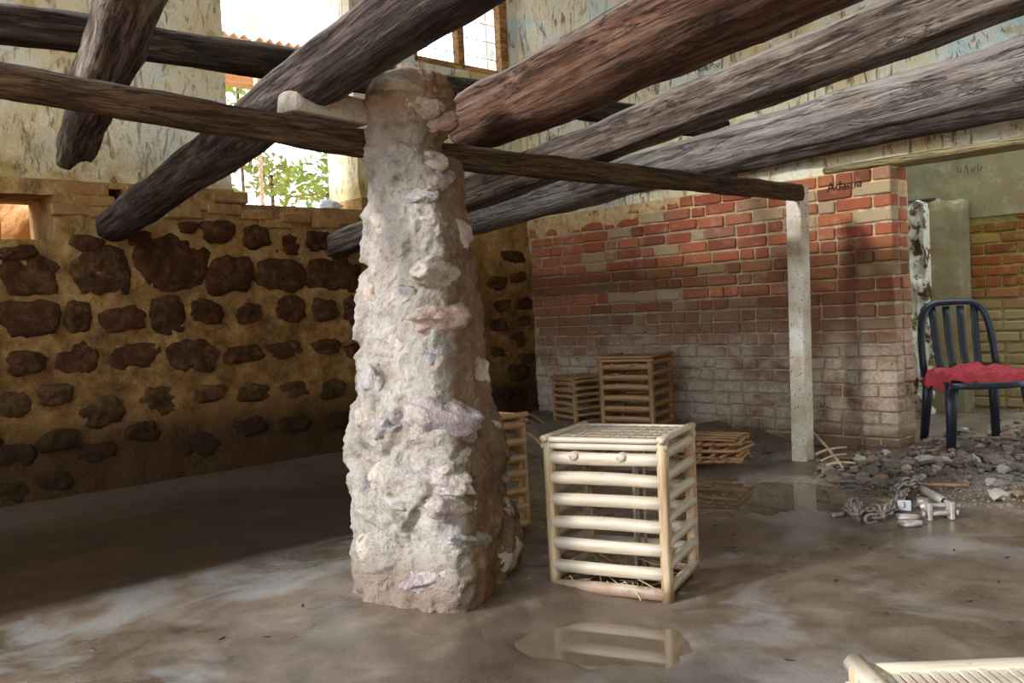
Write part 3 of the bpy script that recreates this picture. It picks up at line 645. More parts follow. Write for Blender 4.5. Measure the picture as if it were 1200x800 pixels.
# short broken timber, splintered end
bl = timber('timber_beam', 'wood_grey', hy(86, 178, 4.05), hy(152, 0, 2.34), .066, .078, 9.0, 'short squared timber with a splintered broken end hanging free', 6, .010, ext=2.2, roll_=.25)
for v in bl.data.vertices:
    if v.co.x < .16: v.co.x += .11 * fbm((v.co.y * 14, v.co.z * 14, 3), 3) + (.09 if v.co.y > 0 else -.06) * smooth(.16, .0, v.co.x)
timber('floor_joist', 'wood_joist', hy(-60, 18, 3.28) + (hy(-60, 18, 3.28) - hy(866, 155, 3.28)) * .5, hy(866, 155, 3.28), .056, .056, 7.0, 'long rough joist laid across the tops of the logs', 7, .012)
# cross bar through the pillar and the post that carries it
b0, b1, b2 = hy(-60, 84, YBAR), hy(490, 180, YBAR), hy(936, 226, YBAR)
b0 = b1 + (b0 - b1) * ((b1.x + 1.4) / (b1.x - b0.x))
vs_, fs = [], []; seg = 16; rings = 200
for i in range(rings + 1):
    t = i / rings; kb = (b1.x - b0.x) / (b2.x - b0.x); P = b0.lerp(b1, t / kb) if t < kb else b1.lerp(b2, (t - kb) / (1 - kb))
    ww = .046 + .003 * fbm((t * 20, 1, 1), 3)
    for j in range(seg):
        a = 2 * math.pi * j / seg + math.pi / seg; c, s = math.cos(a), math.sin(a); q = (abs(c) ** 5 + abs(s) ** 5) ** (-.2)
        g = .006 * fbm((t * 30, c * 2, s * 2), 4); vs_.append(P - b0 + Vector((0, c * (ww * q * .75 + g), s * (ww * q * .92 + g))))
for i in range(rings):
    for j in range(seg):
        a, b = i * seg + j, i * seg + (j + 1) % seg; fs.append((a, b, b + seg, a + seg))
fs.append(tuple(range(seg))[::-1]); fs.append(tuple(rings * seg + j for j in range(seg)))
tag(link('cross_bar', mesh('cross_bar', vs_, fs), 'wood_bar', None, Matrix.Translation(b0)), 'long straight brown bar running through the pillar top to the white post', 'beam')
pb = hz(941, 541); ptop = hy(934, 224, pb.y)
d = ptop - pb; rise = d.z + .05
pm = box_mesh(d.length + .10, .088, .088, .004, .002, 2); pm.transform(Matrix.Translation((d.length / 2 - .02, 0, 0)))
tag(link('support_post', pm, 'painted_post', None, frm(pb, d, (1, 0, 0))), 'square whitish post with dark specks before the brick wall, carrying the bar', 'post')
c0, c1 = hy(342, 122, YBAR), hy(428, 138, YBAR)
tag(link('stone_block', box_mesh((c1 - c0).length * 1.05, .11, .085, .014, .010, 5, 2), 'stone_pale', None, frm((c0 + c1) / 2 + Vector((0, .02, .012)), c1 - c0)), 'pale oblong block lying on the brown bar beside the pillar top', 'block')

# ================================================================== CANE CRATES
def build_crate(mat, W, D, H, nr, seed, name='cane_crate'):
    root = empty(name, Matrix.Identity(4)); rr = random.Random(seed)
    pr, rl = .021, .0155
    for x in (pr, W - pr):
        for y in (pr, D - pr):
            link('post', rod_mesh(H, .023, .018, 10, 6, 0, .0015, rr.random() * 9, .04, 2.6), 'cane_post' if mat == 'cane' else mat, root, frm((x, y, 0), (rr.uniform(-.01, .01), rr.uniform(-.01, .01), 1), (1, 0, 0)))
    gap = (H - .085) / (nr - 1)
    rm = [rod_mesh(W - .03, rl * .8, rl * 1.32, 10, 6, .002 * s, .0012, s, 0, 2.3) for s in (-1, 1, 2)]
    sm = [rod_mesh(D - .03, rl * .8, rl * 1.15, 10, 6, .002 * s, .0012, s + 5, 0, 2.3) for s in (-1, 1, 2)]
    for k in range(nr):
        z = .02 + gap * k
        for y in (.012, D - .012): link('rail', rm[rr.randrange(3)], mat, root, frm((.015, y, z + rr.uniform(-.003, .003)), (1, 0, rr.uniform(-.008, .008))))
        for x in (.014, W - .014): link('rail', sm[rr.randrange(3)], mat, root, frm((x, .015, z + .022 + rr.uniform(-.003, .003)), (0, 1, rr.uniform(-.012, .012))))
    for y in (.008, D - .008): link('top_rail', rod_mesh(W, .009, .010, 10, 4, 0, .001, 3, 0, 3), mat, root, frm((0, y, H - .028), (1, 0, 0)))
    for x in (.015, W - .015): link('top_bar', rod_mesh(D + .02, .013, .011, 10, 5, 0, .002, 4), mat, root, frm((x, -.01, H - .004), (0, 1, 0)))
    for y in (.008, D - .008): link('top_bar', rod_mesh(W - .03, .013, .009, 10, 5, 0, .001, 5, 0, 3), mat, root, frm((.015, y, H - .008), (1, 0, 0)))
    # woven top
    bm = bmesh.new(); t = box_mesh(1, 1, 1, 0)
    def strip(cx, cy, cz, sx, sy, sz):
        b = bmesh.new(); b.from_mesh(t); b.transform(Matrix.Translation((cx, cy, cz)) @ Matrix.Diagonal((sx, sy, sz, 1))); tm = bpy.data.meshes.new('t'); b.to_mesh(tm); b.free(); bm.from_mesh(tm); bpy.data.meshes.remove(tm)
    n = 34
    for i in range(n): strip(.03 + (W - .06) * (i + .5) / n, D / 2, H - .006 + rr.uniform(-.001, .001), (W - .06) / n * .62, D - .03, .004)
    for j in range(9): strip(W / 2, .03 + (D - .06) * (j + .5) / 9, H - .011 + .006 * (j % 2), W - .05, .008, .003)
    me = bpy.data.meshes.new('woven_top'); bm.to_mesh(me); bm.free(); tag(link('woven_top', me, mat, root), kind='stuff')
    for x in (W * .27, W * .65): link('dowel', rod_mesh(D + .004, .017, .015, 12, 3, 0, .001, 6), mat, root, frm((x, -.002, H - .058), (0, 1, 0)))
    for x, y, z1 in ((W * .60, D * .45, H * .80), (W * .50, D - .03, H * .9), (W * .56, D - .03, H * .9)): link('upright_stick', rod_mesh(z1, .006, .005, 6, 2), mat, root, frm((x, y, .01), (.02, 0, 1), (1, 0, 0)))
    link('bottom_slat', box_mesh(W - .05, D - .05, .008, .002), 'debris', root, Matrix.Translation((W / 2, D / 2, .012)))
    v, f = [], []
    for i in range(90):
        a = Vector((rr.uniform(.04, W - .04), rr.uniform(.0, D - .04), rr.uniform(.02, .05) + (.06 * (i % 3 == 0) * rr.random()))); d = Vector((rr.gauss(0, 1), rr.gauss(0, 1), rr.gauss(0, .35))).normalized() * rr.uniform(.02, .05); s = Vector((.0008, .0008, .001)); k = len(v)
        v += [a - d - s, a - d + s, a + d + s, a + d - s]; f.append((k, k + 1, k + 2, k + 3))
    tag(link('straw', mesh('straw', v, f, False), 'straw', root), kind='stuff')
    return root
A, B = hz(642, 694), hz(789, 709); dAB = B - A; ang = math.atan2(dAB.y, dAB.x)
crate = build_crate('cane', dAB.length, .33, .495, 7, 3)
crate.matrix_local = rotz((A.x, A.y, .002), ang); tag(crate, 'pale cane crate with woven top standing on wet mud beside the pillar', 'crate', 'cane crates')
crate_b = build_crate('cane_shaded', .38, .36, .49, 7, 8)
def place_crate(src, loc, a, label, first=False, sz=1.0, sxy=1.0):
    o = src if first else copy_tree(src)
    o.matrix_local = rotz(loc, a) @ Matrix.Diagonal((sxy, sxy, sz, 1)); tag(o, label, 'crate', 'cane crates'); return o
AY = -math.pi / 2
def z_at(x, y): return floor_z(x, y)
tp = hx(764, 417, 4.5); ya = AY + .28; zb = .09
place_crate(crate_b, (tp.x - .38 * math.cos(ya), tp.y - .38 * math.sin(ya), zb), ya, 'taller brown cane crate against the brick wall, beside a lower one', True, (tp.z - zb) / .49)
d2 = ray(672, 443); tp2 = EYE + d2 * (6.2 / FX); ya = -1.868; zb = .085
place_crate(crate_b, (tp2.x - .323 * math.cos(ya), tp2.y - .323 * math.sin(ya), zb), ya, 'lower brown cane crate in the corner, left of the taller brown crate', False, (tp2.z - zb) / .49, .85)
tp3 = hz(627, 626, .0); crate3 = place_crate(crate_b, (tp3.x - .375, tp3.y + .375, .006), AY + .06, 'brown cane crate half hidden behind the stone pillar', False, .98)  # browner cane paints in the pillar's shade
tA, tB = hz(1000, 774, .50), hz(1210, 766, .50); dA = (tB - tA); place_crate(crate, tB - dA.normalized() * (dA.length - .40) + Vector((0, 0, -.498)), math.atan2(dA.y, dA.x) + math.pi, 'pale cane crate of which only a top corner shows', False, 1.0)
# flattened crate by the brick wall
q = hz(806, 543, .05); base = hz(836, 538, .05)
fc = empty('flattened_crate', rotz((base.x, base.y, .03), AY + .35) @ Matrix.Scale(.86, 4), label='collapsed brown cane crate lying flat at the foot of the brick wall', cat='crate')
rr = random.Random(5)
for lay in range(4):
    for i in range(2): link('post', rod_mesh(.40, .017, .013, 8, 3), 'cane_shaded', fc, frm((-.20 + rr.uniform(-.01, .02), -.15 + i * .30 + rr.uniform(-.02, .02), .02 + lay * .036), (1, rr.uniform(-.06, .06), rr.uniform(-.05, .05))))
    for i in range(6): link('rail', rod_mesh(.36, .012, .010, 8, 3), 'cane_shaded', fc, frm((-.19 + i * .075 + rr.uniform(-.01, .01), -.18 + rr.uniform(-.02, .02), .038 + lay * .036 + rr.uniform(-.004, .004)), (rr.uniform(-.08, .08), 1, rr.uniform(-.04, .04))))
for i in range(10): link('slat', box_mesh(.37, .030, .006, .0015, .003, i), 'cane_shaded', fc, Matrix.Translation((rr.uniform(-.015, .015), -.16 + i * .035, .170 + .012 * math.sin(i * 1.9))) @ Matrix.Rotation(rr.uniform(-.09, .09), 4, 'Z') @ Matrix.Rotation(rr.uniform(-.05, .05), 4, 'Y') @ Matrix.Rotation(rr.uniform(-.1, .1), 4, 'X'))
# bent slats in the corner behind the pillar
for k, (pa, pb_) in enumerate([((606, 500), (636, 512)), ((608, 492), (638, 506)), ((612, 486), (640, 498)), ((606, 508), (634, 520))]):
    a, b = hz(*pa, .06 + .03 * k), hz(*pb_, .05 + .02 * k)
    tag(link('bent_cane', rod_mesh((b - a).length, .016, .007, 8, 8, .03), 'cane_shaded', None, frm(a, b - a)), 'loose bent cane lying in the corner beside the lower brown crate', 'cane', 'loose canes in the corner')
v = []; n = 9
for i in range(n):
    for j in range(n): v.append((i * .015 - .06, j * .015 - .06, .035 * abs(fbm((i * .5, j * .5, 2), 3)) + .012 * (1 - ((i - 4) ** 2 + (j - 4) ** 2) / 32)))
tag(link('paper_scrap', mesh('paper_scrap', v, [(i * n + j, (i + 1) * n + j, (i + 1) * n + j + 1, i * n + j + 1) for i in range(n - 1) for j in range(n - 1)]), 'white_scrap', None, crate3.matrix_local @ Matrix.Translation((.25, .26, .50))), 'crumpled white scrap on the crate behind the pillar', 'scrap')
sc = hy(386, 247, YB + .1)
tag(link('plaster_lump', rock_mesh(3, 3, (.07, .05, .045), .5), 'white_scrap', None, Matrix.Translation((sc.x, sc.y, 1.64))), 'small white lump on the sill of the large wall opening', 'lump')

# ================================================================== CHAIR and cloth
CHL = Matrix.Translation((5.27, 1.92, floor_z(5.27, 1.92) - .012)) @ Matrix.Rotation(math.radians(-48.6), 4, 'Z')
ch = empty('plastic_chair', CHL, label='dark navy plastic chair with slatted back standing on rubble in the doorway', cat='chair')
def ribbon(name, pts, w, t, parent, mat='plastic_navy', wdir=(1, 0, 0)):
    """flat strip along pts, width w along wdir"""
    pts = [Vector(p) for p in pts]; v, f = [], []
    for i, p in enumerate(pts):
        tg = (pts[min(i + 1, len(pts) - 1)] - pts[max(i - 1, 0)]).normalized(); wd = Vector(wdir); wd = (wd - tg * wd.dot(tg)).normalized(); nn = tg.cross(wd)
        ww = w[i] if isinstance(w, (list, tuple)) else w
        for sx, sy in ((-1, -.6), (-.8, -1), (.8, -1), (1, -.6), (1, .6), (.8, 1), (-.8, 1), (-1, .6)): v.append(p + wd * ww / 2 * sx + nn * t / 2 * sy)
    for i in range(len(pts) - 1):
        for j in range(8): a, b = i * 8 + j, i * 8 + (j + 1) % 8; f.append((a, b, b + 8, a + 8))
    f.append(tuple(range(8))[::-1]); f.append(tuple((len(pts) - 1) * 8 + j for j in range(8)))
    return link(name, mesh(name, v, f), mat, parent)
SZ = .385
def back_y(z): return .19 + (z - SZ) * .22
arc = []
for k in range(25):
    t = k / 24; a = math.pi * (1 - t); c, s = math.cos(a), math.sin(a)
    x = .20 * (abs(c) ** .42) * (1 if c > 0 else -1); z = SZ - .01 + .42 * (abs(s) ** .62); arc.append((x * (1 - .0 * s), back_y(z), z))
ribbon('back_frame', arc, .052, .028, ch, wdir=(0, .9, .2))
for k in range(4):
    x = -.105 + .07 * k; pts = []
    for i in range(6):
        z = SZ + (.385) * i / 5; pts.append((x * (1 + .12 * i / 5), back_y(z) + .012 * math.sin(math.pi * i / 5), z))
    ribbon('slat', pts, .040, .012, ch)
# seat: dished slab with rolled front edge and skirt
n = 15; v, f = [], []
for lay in (0, 1):
    for i in range(n):
        for j in range(n):
            u, w = i / (n - 1) * 2 - 1, j / (n - 1) * 2 - 1; wd = .205 + .02 * (-w)
            x = u * wd * (1 - .05 * w * w); y = w * .205; e = max(abs(u), abs(w)); z = SZ + .012 * (u * u) - .008 - .03 * smooth(.84, 1.0, -w) - .018 * smooth(.88, 1, abs(u))
            v.append((x, y, z - .012 * lay))
for lay in (0, 1):
    for i in range(n - 1):
        for j in range(n - 1):
            a = lay * n * n + i * n + j; q_ = (a, a + n, a + n + 1, a + 1); f.append(q_ if lay == 0 else q_[::-1])
bd = [i * n for i in range(n)] + [(n - 1) * n + j for j in range(1, n)] + [i * n + n - 1 for i in range(n - 2, -1, -1)] + [j for j in range(n - 2, 0, -1)]
for k in range(len(bd)): a, b = bd[k], bd[(k + 1) % len(bd)]; f.append((b, a, a + n * n, b + n * n))
link('seat', mesh('seat', v, f), 'plastic_navy', ch)
for sx in (-1, 1):
    ribbon('leg', [(sx * .19, -.185, SZ - .012), (sx * .20, -.20, SZ * .6), (sx * .215, -.215, 0)], [.07, .055, .042], .03, ch, wdir=(1, .0, 0))
    ribbon('leg', [(sx * .175, .185, SZ + .02), (sx * .185, .205, SZ * .6), (sx * .20, .235, 0)], [.06, .05, .042], .03, ch, wdir=(1, 0, 0))
ribbon('apron', [(-.2, -.205, SZ - .03), (-.1, -.212, SZ - .035), (.1, -.212, SZ - .035), (.2, -.205, SZ - .03)], .035, .012, ch, wdir=(0, 0, 1))
n = 46; v = []
for i in range(n):
    for j in range(n):
        u, w = i / (n - 1) * 2 - 1, j / (n - 1) * 2 - 1
        x, y = u * .235 - .012 + .012 * fbm((u * 2, w * 2, 0), 2), w * .20 - .02 + .012 * fbm((u * 2, w * 2, 5), 2)
        fold = .055 * abs(fbm((u * 2.0 + w, w * 1.6, 1), 5)) + .016 * abs(math.sin(u * 6 + w * 3 + 2 * fbm((u, w, 3), 2)))
        z = SZ + .012 + fold * (1 - .3 * abs(u))
        if x < -.195: z -= (-.195 - x) * 1.7; x = -.195 - (-.195 - x) * .5
        if y < -.19: z -= (-.19 - y) * 1.6; y = -.19 - (-.19 - y) * .5
        v.append((x, y, z))
cl = link('seat_cloth', mesh('seat_cloth', v, [(i * n + j, (i + 1) * n + j, (i + 1) * n + j + 1, i * n + j + 1) for i in range(n - 1) for j in range(n - 1)]), 'red_cloth', None, CHL)
sd = cl.modifiers.new('thickness', 'SOLIDIFY'); sd.thickness = .004; sd.offset = 1
tag(cl, 'crumpled dull red cloth spread over the plastic chair seat', 'cloth')

# ================================================================== whitewashed broken pier beyond the doorway
XP = 6.74
P0 = hx(1062, 470, XP); P1 = hx(1132, 470, XP); PT = hx(1095, 238, XP).z
def pier_mesh(y0, y1, z1, x0, x1, amp, jag, seed):
    bm = bmesh.new(); NY, NZ, NX = max(3, int((y1 - y0) / .022)), int(z1 / .022), 12
    bmesh.ops.create_cube(bm, size=1); bmesh.ops.subdivide_edges(bm, edges=bm.edges[:], cuts=22, use_grid_fill=True)
    for vv in bm.verts:
        c = vv.co; P = Vector((x0 + (c.x + .5) * (x1 - x0), y0 + (c.y + .5) * (y1 - y0), -.05 + (c.z + .5) * (z1 + .05)))
        d = amp * fbm(P * (6 if amp < .05 else 9) + Vector((seed, 0, 0)), 5); P += Vector((-abs(c.x) * d * 1.4 if c.x < 0 else 0, 0, 0))
        if jag and c.y > .2: P.y += jag * (fbm((P.x * 3, 1, P.z * 7), 4)) * (c.y + .3)
        if c.z > .3: P.z += .05 * fbm((P.x * 6, P.y * 6, seed), 3)
        vv.co = P
    for f_ in bm.faces: f_.smooth = True
    me = bpy.data.meshes.new('pier'); bm.to_mesh(me); bm.free(); return me
pier = empty('broken_pier', Matrix.Identity(4), label='broken plastered wall stub with a jagged whitewashed edge behind the doorway', cat='wall stub')
ys = P1.y + (P0.y - P1.y) * .52
link('pier_body', pier_mesh(P1.y, ys + .03, PT, XP, XF - .04, .012, .05, 2), 'plaster_green', pier)
link('broken_edge', pier_mesh(ys - .01, P0.y + .03, PT - .01, XP - .06, XF - .04, .16, .16, 7), 'whitewash', pier)
tagc = hx(1080, 236, XP + .04)
tag(link('flat_stone', rock_mesh(6, 3, (.05, .11, .018), .25), 'rubble_dark', None, Matrix.Translation((tagc.x, tagc.y, PT + .035))), 'flat dark stone lying on top of the whitewashed wall stub', 'stone')

# ================================================================== rubble, hardware and litter on the floor
rr = random.Random(21)
rmesh = [rock_mesh(s * 1.9, 2, (1, .75, .55), .5, 1.3) for s in range(14)]
rm_m = ['rubble', 'rubble', 'rubble_dark', 'rubble_pale', 'rubble_warm', 'rubble_dark', 'rubble']
rmv = {}
def rock(px=None, py=None, r=.03, m='rubble', name='rubble_stone', label=None, group=None, xy=None, cat='stone', sink=.3):
    if xy is None: p = hz(px, py, .03); xy = (p.x, p.y)
    s = rr.randrange(14); key = (s, m)
    if key not in rmv: rmv[key] = rmesh[s].copy(); rmv[key].materials.clear(); rmv[key].materials.append(MAT[m])
    k = rr.uniform(.75, 1.25)
    mw = Matrix.Translation((xy[0], xy[1], floor_z(*xy) + r * .55 * (1 - sink))) @ Matrix.Rotation(rr.uniform(0, 6.28), 4, 'Z') @ Matrix.Rotation(rr.uniform(-.25, .25), 4, 'X') @ Matrix.Diagonal((r * k, r, r * rr.uniform(.7, 1.1), 1))
    return tag(link(name, rmv[key], None, None, mw), label, cat, group)
placed = []; tries = 0
while len(placed) < 215 and tries < 6000:
    tries += 1; px = rr.uniform(958, 1215); lowy = 560 if px < 1010 else (578 if px > 1120 else 566)
    py = 527 + (lowy - 527) * rr.random() ** 1.1
    if px < 1062: py = max(py, 535 - (px - 958) * .03)
    if px > 1066: py -= rr.random() * 46
    p = hz(px, py, .03); r = rr.choice([.014, .018, .022, .026, .03, .036, .044]) 
    if p.x > XR - .03 and p.y > Y0B - .03: continue
    if any((Vector(p.xy) - q[0]).length < (r + q[1]) * .72 for q in placed): continue
    placed.append((Vector(p.xy), r))
for p, r in placed:
    m = rr.choice(rm_m); big = r > .028
    rock(xy=p, r=r, m=m, label=('large ' if big else 'small ') + {'rubble': 'grey brown', 'rubble_dark': 'dark grey', 'rubble_pale': 'pale', 'rubble_warm': 'warm brown'}[m] + ' rubble stone in the bank before ' + ('the brick wall' if p.y > 1.95 else 'the plastic chair'), group='rubble stones in the doorway')
v, f = [], []
ic = rock_mesh(1, 1, (1, .8, .6), .4)
icv = [x.co.copy() for x in ic.vertices]; icf = [tuple(p.vertices) for p in ic.polygons]
for i in range(1100):
    px, py = rr.uniform(955, 1210), rr.uniform(530, 588) - (rr.random() * 50 if rr.random() < .3 else 0); p = hz(px, py, .03)
    if (p.x > XR and p.y > Y0B) or p.x > 6.3: continue
    r = rr.uniform(.004, .012); R_ = Matrix.Rotation(rr.uniform(0, 6), 3, 'Z'); n0 = len(v); c = Vector((p.x, p.y, floor_z(p.x, p.y) + r * .3))
    v += [c + R_ @ (q * r) for q in icv]; f += [tuple(n0 + k for k in t) for t in icf]
tag(link('gravel', mesh('gravel', v, f, False), 'rubble'), 'fine gravel and grit scattered between the rubble stones', 'gravel', kind='stuff')
rock(900, 527, .045, 'rubble_dark', 'loose_stone', 'fist sized grey stone between the flattened crate and the post'); rock(884, 520, .025, 'rubble_dark', 'loose_stone', 'small dark stone beside the fist sized grey stone')
rock(1172, 578, .055, 'rubble_pale', 'loose_stone', 'large pale pinkish stone in the water edge right of the iron bits'); rock(1163, 563, .03, 'rubble_pale', 'loose_stone', 'small white stone behind the large pale pinkish stone')
rock(1085, 542, .05, 'rubble_pale', 'loose_stone', 'pale stone sitting up in the rubble before the chair leg'); rock(1190, 575, .035, 'rubble_warm', 'loose_stone', 'warm brown stone beside the large pale pinkish stone')
# specks of litter on the mud
lit_l = 'tiny dark fleck of litter on the wet mud'
for k, (px, py) in enumerate([(980, 683), (838, 617), (1012, 640), (1040, 722), (1055, 655), (1118, 646), (980, 645), (1020, 643), (355, 718), (313, 748), (260, 750), (110, 763), (305, 620), (860, 628), (1136, 707), (1170, 684), (925, 775), (812, 615), (690, 600), (1180, 655)]):
    p = hz(px, py); tag(link('litter_fleck', rmesh[k % 14], None, None, Matrix.Translation((p.x, p.y, floor_z(p.x, p.y) + .002)) @ Matrix.Rotation(k * 1.3, 4, 'Z') @ Matrix.Diagonal((.014, .004, .003, 1))), lit_l, 'litter', 'flecks of litter on the mud')
    if not rmesh[k % 14].materials: rmesh[k % 14].materials.append(MAT['debris'])
# --- dry sticks by the post
for k, (a, b, za, zb, r) in enumerate([((951, 505), (988, 548), .14, .05, .008), ((956, 532), (992, 524), .05, .07, .008), ((962, 540), (992, 532), .04, .06, .006), ((968, 545), (1002, 543), .04, .04, .009)]):
    p, q = hz(*a, za), hz(*b, zb)
    tag(link('dry_stick', rod_mesh((q - p).length, r, r, 8, 6, .01, .001, k, .3), 'stick', None, frm(p, q - p)), 'dry pale stick leaning in the rubble beside the white post', 'stick', 'dry sticks by the post')
# --- chain
def link_mesh(Lk=.031, Wk=.016, r=.0068):
    v, f = [], []; S, T = 20, 7
    for i in range(S):
        a = 2 * math.pi * i / S; c, s = math.cos(a), math.sin(a); x = Lk * (abs(c) ** .75) * (1 if c >= 0 else -1); y = Wk * (abs(s) ** .75) * (1 if s >= 0 else -1); nn = Vector((c * Wk, s * Lk, 0)).normalized()
        for j in range(T): b = 2 * math.pi * j / T; v.append(Vector((x, y, 0)) + nn * r * math.cos(b) + Vector((0, 0, r * math.sin(b))))
    for i in range(S):
        for j in range(T): a, b = i * T + j, i * T + (j + 1) % T; c_, d_ = ((i + 1) % S) * T + j, ((i + 1) % S) * T + (j + 1) % T; f.append((a, c_, d_, b))
    return mesh('link', v, f)
lm = link_mesh()
def chain(pts, label, sp=.046):
    P = [hz(*p[:2], .018 + (p[2] if len(p) > 2 else 0)) for p in pts]; root = empty('iron_chain', Matrix.Translation((P[0].x, P[0].y, 0)), label=label, cat='chain', group='iron chains on the mud')
    o0 = Vector((P[0].x, P[0].y, 0)); k = 0; carry = 0
    for a, b in zip(P, P[1:]):
        L = (b - a).length; s = carry
        while s < L:
            c = a.lerp(b, s / L); m = frm(c - o0 + Vector((0, 0, .004 * math.sin(k * 2.1))), b - a) @ Matrix.Rotation((.2 if k % 2 else 1.35) + .3 * math.sin(k * 3.3), 4, 'X')
            link('chain_link', lm, 'steel_rust' if not lm.materials else None, root, m); k += 1; s += sp
        carry = s - L
    return root
chain([(1004, 606), (993, 596), (1000, 586), (1010, 594), (1004, 602, .02), (996, 590, .02)], 'short iron chain coiled in a small heap, next to the round bolt end')
chain([(1020, 608), (1036, 604), (1047, 594), (1052, 583), (1048, 573), (1058, 566, .01), (1068, 564, .01), (1076, 562)], 'longer heavy iron chain snaking from the mud up to the rubble')
chain([(1062, 574), (1056, 582, .01), (1046, 590, .015), (1038, 598, .01), (1026, 596), (1014, 600)], 'iron chain lying half over the longer heavy chain')
chain([(1058, 572, .02), (1064, 568, .03), (1072, 565, .03), (1078, 567, .01)], 'few chain links bunched on top of the rubble edge')
# --- iron bits
def lay(px, py, z=.0): p = hz(px, py, 0); return Vector((p.x, p.y, floor_z(p.x, p.y) + z))
def rodthing(name, a, b, r, mat, label, cat, z=.0, power=2.0, seg=12):
    p, q = lay(*a, r * .9 + z), lay(*b, r * .9 + z); return tag(link(name, rod_mesh((q - p).length, r, r, seg, 3, 0, 0, 0, 0, power), mat, None, frm(p, q - p)), label, cat)
rod = rodthing('threaded_rod', (982, 567), (1049, 569), .009, 'rod_steel', 'straight grey threaded steel rod lying along the rubble edge', 'rod', .006)
tm = bmesh.new(); Lr = .3
for i in range(34): bmesh.ops.create_cone(tm, cap_ends=False, segments=12, radius1=.0105, radius2=.0105, depth=.003, matrix=Matrix.Translation((.01 + i * .0072, 0, 0)) @ Matrix.Rotation(math.pi / 2, 4, 'Y'))
me = bpy.data.meshes.new('thread'); tm.to_mesh(me); tm.free(); tag(link('thread', me, 'rod_steel', rod), kind='stuff')
rodthing('wooden_stick', (1083, 573), (1136, 575), .008, 'stick_red', 'short reddish wooden stick lying right of the heavy chain', 'stick', .01)
pipe = rodthing('pipe_stub', (1080, 578), (1106, 592), .017, 'steel_pale', 'whitish hollow pipe stub lying beside the numbered card', 'pipe')
link('bore', rod_mesh(.004, .012, .012, 12, 1), 'ink', pipe, Matrix.Translation(((lay(1106, 592) - lay(1080, 578)).length + .0005, 0, 0)))
rodthing('bolt', (975, 608), (990, 606), .011, 'steel_rust', 'round rusty bolt end lying left of the coiled chain', 'bolt'); rodthing('bolt', (1000, 609), (1008, 606), .008, 'steel_rust', 'small rusty bolt between the coiled chain and the longer chain', 'bolt')
def shackle(a, b, label, w=.03, r=.009):
    p, q = lay(*a, r), lay(*b, r); root = empty('iron_shackle', frm(p, q - p), label=label, cat='shackle'); L = (q - p).length
    pts = [(0, -w, 0)] + [(L * .6 + L * .4 * math.sin(t), -w * math.cos(t), 0) for t in [i * math.pi / 8 for i in range(9)]] + [(0, w, 0)]
    v, f = [], []; S = 8
    for i, c in enumerate(pts):
        tg = (Vector(pts[min(i + 1, len(pts) - 1)]) - Vector(pts[max(i - 1, 0)])).normalized(); nn = Vector((-tg.y, tg.x, 0))
        for j in range(S): b_ = 2 * math.pi * j / S; v.append(Vector(c) + nn * r * math.cos(b_) + Vector((0, 0, r * math.sin(b_))))
    for i in range(len(pts) - 1):
        for j in range(S): a_, c_ = i * S + j, i * S + (j + 1) % S; f.append((a_, c_, c_ + S, a_ + S))
    f.append(tuple(range(S))[::-1]); f.append(tuple((len(pts) - 1) * S + j for j in range(S)))
    link('bow', mesh('bow', v, f), 'steel_pale', root)
    link('pin', rod_mesh(w * 2.6, r * .9, r * .9, 10, 1), 'steel_rust', root, frm((.004, -w * 1.3, 0), (0, 1, 0)))
shackle((1056, 618), (1078, 616), 'pale U shaped iron shackle lying in front of the others', .020); shackle((1052, 609), (1076, 609), 'U shaped iron shackle lying below the numbered card', .018)
def clamp(px, py, a, label, s=1.0):
    p = lay(px, py, .0); root = empty('iron_clamp', rotz(p, a), label=label, cat='clamp')
    for x in (-.035, .035): link('plate', box_mesh(.014 * s, .05 * s, .055 * s, .004), 'steel_pale', root, Matrix.Translation((x * s, 0, .028 * s)))
    for y in (-.012, .012): link('bolt', rod_mesh(.10 * s, .008 * s, .008 * s, 8, 1), 'steel_pale', root, frm((-.05 * s, y * s, (.022 + (.018 if y > 0 else 0)) * s), (1, 0, 0)))
    for x in (-.052, .052): link('nut', rod_mesh(.01, .013 * s, .013 * s, 6, 1), 'steel_rust', root, frm((x * s - .005, -.012 * s, .022 * s), (1, 0, 0)))
clamp(1100, 609, -.75, 'iron clamp of two plates joined by bolts, the largest iron piece', 1.25); clamp(1112, 603, .3, 'smaller iron clamp behind the largest iron piece', .8)
rodthing('iron_block', (1076, 595), (1087, 596), .021, 'steel_rust', 'dark rounded iron block right beside the numbered card', 'iron block', 0, 5, 16)
cp = lay(1060, 600, 0); cn = (EYE - cp); cn.z = 0; cn.normalize()
card = empty('number_card', frm(cp, ZUP.cross(cn), None) @ Matrix.Scale(.82, 4), label='small white card with a black numeral three among the iron bits', cat='card')
link('plate', box_mesh(.062, .010, .052, .004, .001, 1, 2), 'white_card', card, Matrix.Translation((0, 0, .030)))
def text_mesh(s, size):
    cu = bpy.data.curves.new('txt', 'FONT'); cu.body = s; cu.size = size; cu.align_x = 'CENTER'; cu.align_y = 'CENTER'; cu.extrude = .0006
    o = bpy.data.objects.new('txt', cu); COL.objects.link(o); dg = bpy.context.evaluated_depsgraph_get(); me = bpy.data.meshes.new_from_object(o.evaluated_get(dg)); bpy.data.objects.remove(o); bpy.data.curves.remove(cu); return me
link('numeral', text_mesh('3', .04), 'ink', card, Matrix.Translation((0, -.0055, .031)) @ Matrix.Rotation(math.pi / 2, 4, 'X'))

# ================================================================== scratched and painted writing
def on_right(px, py, off): p = hx(px, py, XR - off); return p
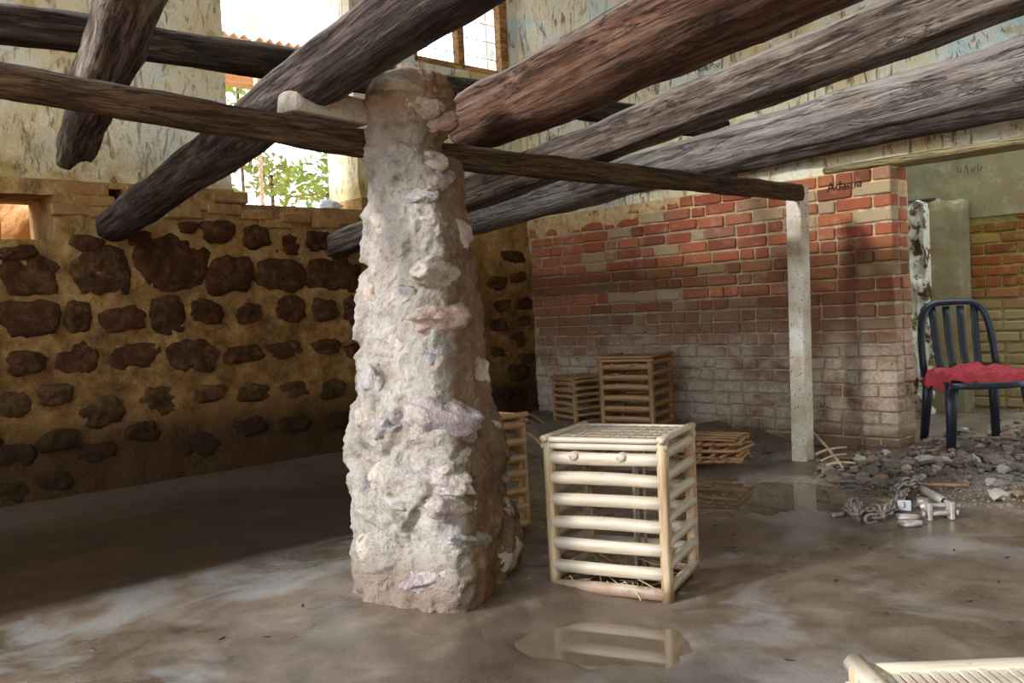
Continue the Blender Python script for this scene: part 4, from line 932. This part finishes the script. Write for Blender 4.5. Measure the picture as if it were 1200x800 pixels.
# on a wall facing -X: letters run towards -Y, up is Z
MR = Matrix((Vector((0, -1, 0)), Vector((0, 0, 1)), Vector((-1, 0, 0)))).transposed().to_4x4()
p = on_right(989, 217, .007); link('graffiti', text_mesh('Adama', .075), 'brick_ink', wall_right, Matrix.Translation(p) @ MR @ Matrix.Rotation(.02, 4, 'Z'))
def scribble(name, parent, pts_list, plane_fn, r=.004, mat='graffiti'):
    v, f = [], []
    for pts in pts_list:
        P = [plane_fn(*q) for q in pts]
        for a, b in zip(P, P[1:]):
            d = (b - a).normalized(); nn = Vector((1, 0, 0)) if abs(d.x) < .01 or parent in (wall_upper_right, wall_upper_far) else Vector((0, 1, 0)); s = d.cross(nn).normalized() * r; k = len(v); o = nn * .001
            v += [a - s - o, a + s - o, b + s - o, b - s - o]; f.append((k, k + 1, k + 2, k + 3))
    return link(name, mesh(name, v, f, False), mat, parent)
ws = random.Random(4)
def letters(x, y, n, w, h, sl):
    out = []
    for i in range(n):
        cx, cy = x + i * w, y + i * w * sl; k = ws.randrange(4)
        if k == 0: out.append([(cx, cy), (cx, cy - h), (cx + w * .6, cy - h * .6), (cx, cy - h * .4)])
        elif k == 1: out.append([(cx, cy - h * .5), (cx + w * .3, cy), (cx + w * .6, cy - h * .6), (cx + w * .4, cy - h * .6)])
        elif k == 2: out.append([(cx, cy), (cx + w * .3, cy - h), (cx + w * .6, cy)])
        else: out.append([(cx, cy - h), (cx, cy - h * .2), (cx + w * .5, cy - h * .1), (cx + w * .5, cy - h * .7)])
    return out
UR = lambda px, py: hx(px, py, XR + .0)
scribble('graffiti', wall_upper_right, letters(742, 102, 6, 7, 9, -.25) + letters(790, 92, 3, 8, 10, -.22) + letters(818, 84, 4, 7, 9, -.22) + letters(815, 84, 2, 8, 7, -.2), UR, .003)
scribble('graffiti', wall_upper_right, letters(640, 165, 5, 8, 8, .1), UR, .0025)
UB = lambda px, py: hy(px, py, YB + .012)
sx_ = []
for i in range(90):
    x, y = ws.uniform(5, 262), ws.uniform(120, 198); L = ws.uniform(4, 13); sx_.append([(x, y), (x + ws.uniform(-2, 4), y + L * .5), (x + ws.uniform(-3, 3), y + L)])
scribble('scratches', wall_upper_back, sx_[:36], UB, .0012)
sx_ = []
for i in range(120):
    x = ws.uniform(660, 1180); y = ws.uniform(10, 150); L = ws.uniform(3, 9); sx_.append([(x, y), (x + ws.uniform(-3, 3), y + L)])
scribble('scratches', wall_upper_right, sx_[:50], UR, .0014)
scribble('graffiti', wall_upper_far, letters(1122, 203, 4, 8, 9, -.12), lambda px, py: hx(px, py, XF - .026), .003)
